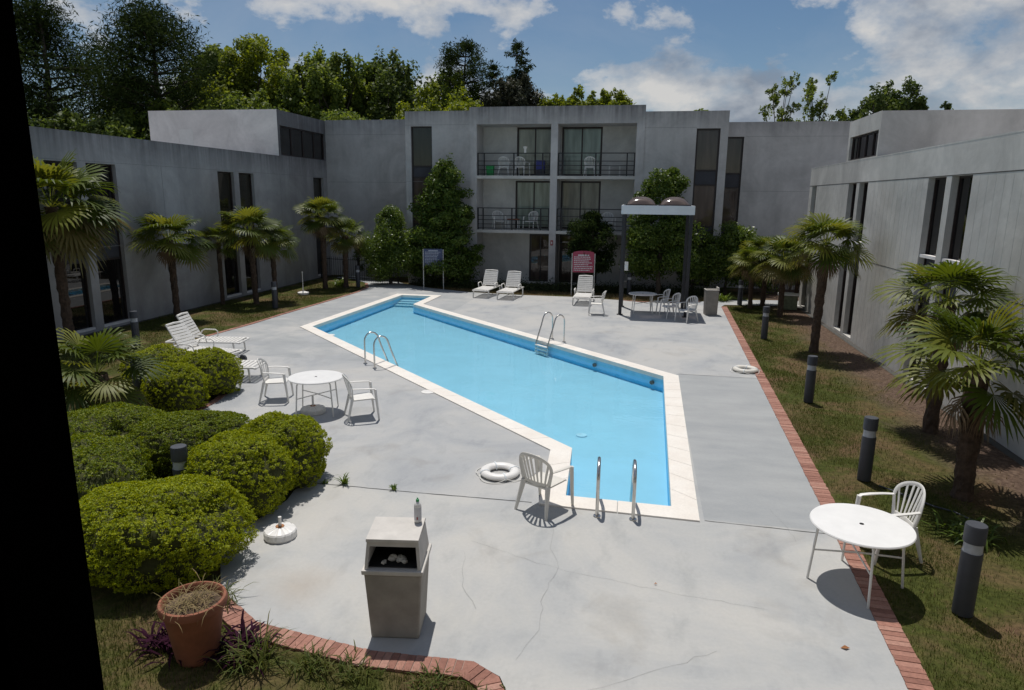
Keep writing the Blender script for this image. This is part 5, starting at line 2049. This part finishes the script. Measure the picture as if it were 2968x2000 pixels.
def strappy(name, label, cat, c, n, L_, w, mat, seed, group=None, up_=.7, spread=.12, z=-.02):
    """tuft of arching strap leaves"""
    r_ = np.random.RandomState(seed)
    Vs, F4, F3 = [], [], []
    k_ = 0
    for i in range(n):
        a = r_.uniform(0, 2 * PI)
        d = np.array([math.cos(a), math.sin(a), 0])
        p = np.array([r_.normal(0, spread), r_.normal(0, spread), 0])
        l = L_ * r_.uniform(.6, 1.25)
        el = r_.uniform(up_ - .35, up_ + .35)
        s = np.array([-d[1], d[0], 0]) * w
        q1 = p + (d * math.cos(el) + np.array([0, 0, math.sin(el)])) * l * .5
        q2 = q1 + (d * math.cos(el - .5) + np.array([0, 0, math.sin(el - .5)])) * l * .3
        q3 = q2 + (d * math.cos(el - 1.1) + np.array([0, 0, math.sin(el - 1.1)])) * l * .25
        Vs += [p + s * .7, p - s * .7, q1 - s, q1 + s, q2 - s * .7, q2 + s * .7, q3]
        F4 += [[k_, k_ + 1, k_ + 2, k_ + 3], [k_ + 3, k_ + 2, k_ + 4, k_ + 5]]
        F3.append([k_ + 5, k_ + 4, k_ + 6])
        k_ += 7
    o = np_obj(name, Vs, [np.array(F4), np.array(F3)], mat)
    o.location = (c[0], c[1], z)
    return prop(o, label, cat, group)


strappy('purple_plant', 'purple-leaved plant spreading right of the terracotta pot', 'plant', (-3.52, 5.12), 110, .27, .013, MT['purple'], 1, 'purple-leaved plants by the pot', .75, .10)
strappy('purple_plant', 'purple-leaved plant behind the left of the terracotta pot', 'plant', (-4.22, 5.10), 110, .28, .013, MT['purple'], 2, 'purple-leaved plants by the pot', .75, .12)
for i, (x, y, n, l, lab) in enumerate(((-3.30, 4.98, 110, .34, 'tall grass tuft by the pot where the brick kerb begins'), (-2.75, 5.02, 90, .20, 'grass tuft at the left of the front brick kerb'),
                                       (-2.35, 5.02, 80, .16, 'grass tuft below the waste bin'), (-1.62, 5.02, 80, .18, 'grass tuft right of the waste bin below the kerb'), (-1.15, 4.86, 90, .17, 'grass tuft at the bend of the front kerb'),
                                       (-4.15, 5.75, 90, .30, 'grass tuft at the foot of the largest hedge behind the pot'))):
    strappy('grass_tuft', lab, 'grass', (x, y), n, l, .006, MT['grass'], 20 + i, 'grass tufts along the front kerb', 1.0, .09)
for i, (x, y, l, lab) in enumerate(((-4.17, 8.90, .20, 'tall weed in the deck joint, nearest the hedge'), (-3.37, 8.85, .10, 'low green weed in the middle of the deck joint'), (-4.45, 8.85, .07, 'tiny weed in the deck joint against the hedge shadow'))):
    strappy('weed', lab, 'weed', (x, y), 22, l, .010, MT['shrub'], 40 + i, 'weeds in the deck joint', 1.1, .02, 0)
strappy('dry_grass_tuft', 'dead grass lying on the soil of the terracotta pot', 'grass', (-3.87, 4.97), 130, .26, .003, MT['straw'], 50, None, .45, .10, .555)
for i, (x, y, lab) in enumerate(((4.35, 9.0, 'low green plant at the foot of the nearest right palm'), (5.7, 9.6, 'small green plant near the right edge by the wing'), (3.55, 29.9, 'bright grassy plant behind the plain waste bin'), (-14.0, 30.4, 'green clump between the two far left palms'))):
    strappy('low_plant', lab, 'plant', (x, y), 120, .3 if i < 2 else .5, .014, MT['shrub'], 60 + i, 'low leafy plants', .85, .13)

# a length of hose in the grass, a fallen leaf on the deck, the dark edging strip at the foot of the right wing
o = MB().tube([(3.72, 10.5, .0), (4.0, 10.15, .012), (4.25, 9.85, .01), (4.45, 9.75, .005), (4.6, 9.5, .0)], .012, 8).build('garden_hose', MT['bollard'], None, True)
prop(o, 'thin dark hose lying in the grass between two right bollards', 'hose')
for x, y, r0, lab in ((2.12, 6.28, .045, 'brown fallen leaf on the deck nearest the table shadow'), (.35, 7.05, .02, 'tiny fallen leaf in the middle of the front deck'), (-1.55, 4.95, .02, 'tiny fallen leaf below the front kerb')):
    o = MB().add([(x - r0, y, .006), (x, y - r0 * .5, .02), (x + r0, y + r0 * .2, .01), (x, y + r0 * .6, .024)], [(0, 1, 2, 3)]).build('fallen_leaf', MT['rust'])
    prop(o, lab, 'leaf', 'fallen leaves')
strip('edging_strip', [(6.40, 2.0), (6.40, 29.4)], .16, MT['joint'], -.012)
strip('edging_strip', [(-16.40, 2.0), (-16.40, 34.6)], .18, MT['joint'], -.012)
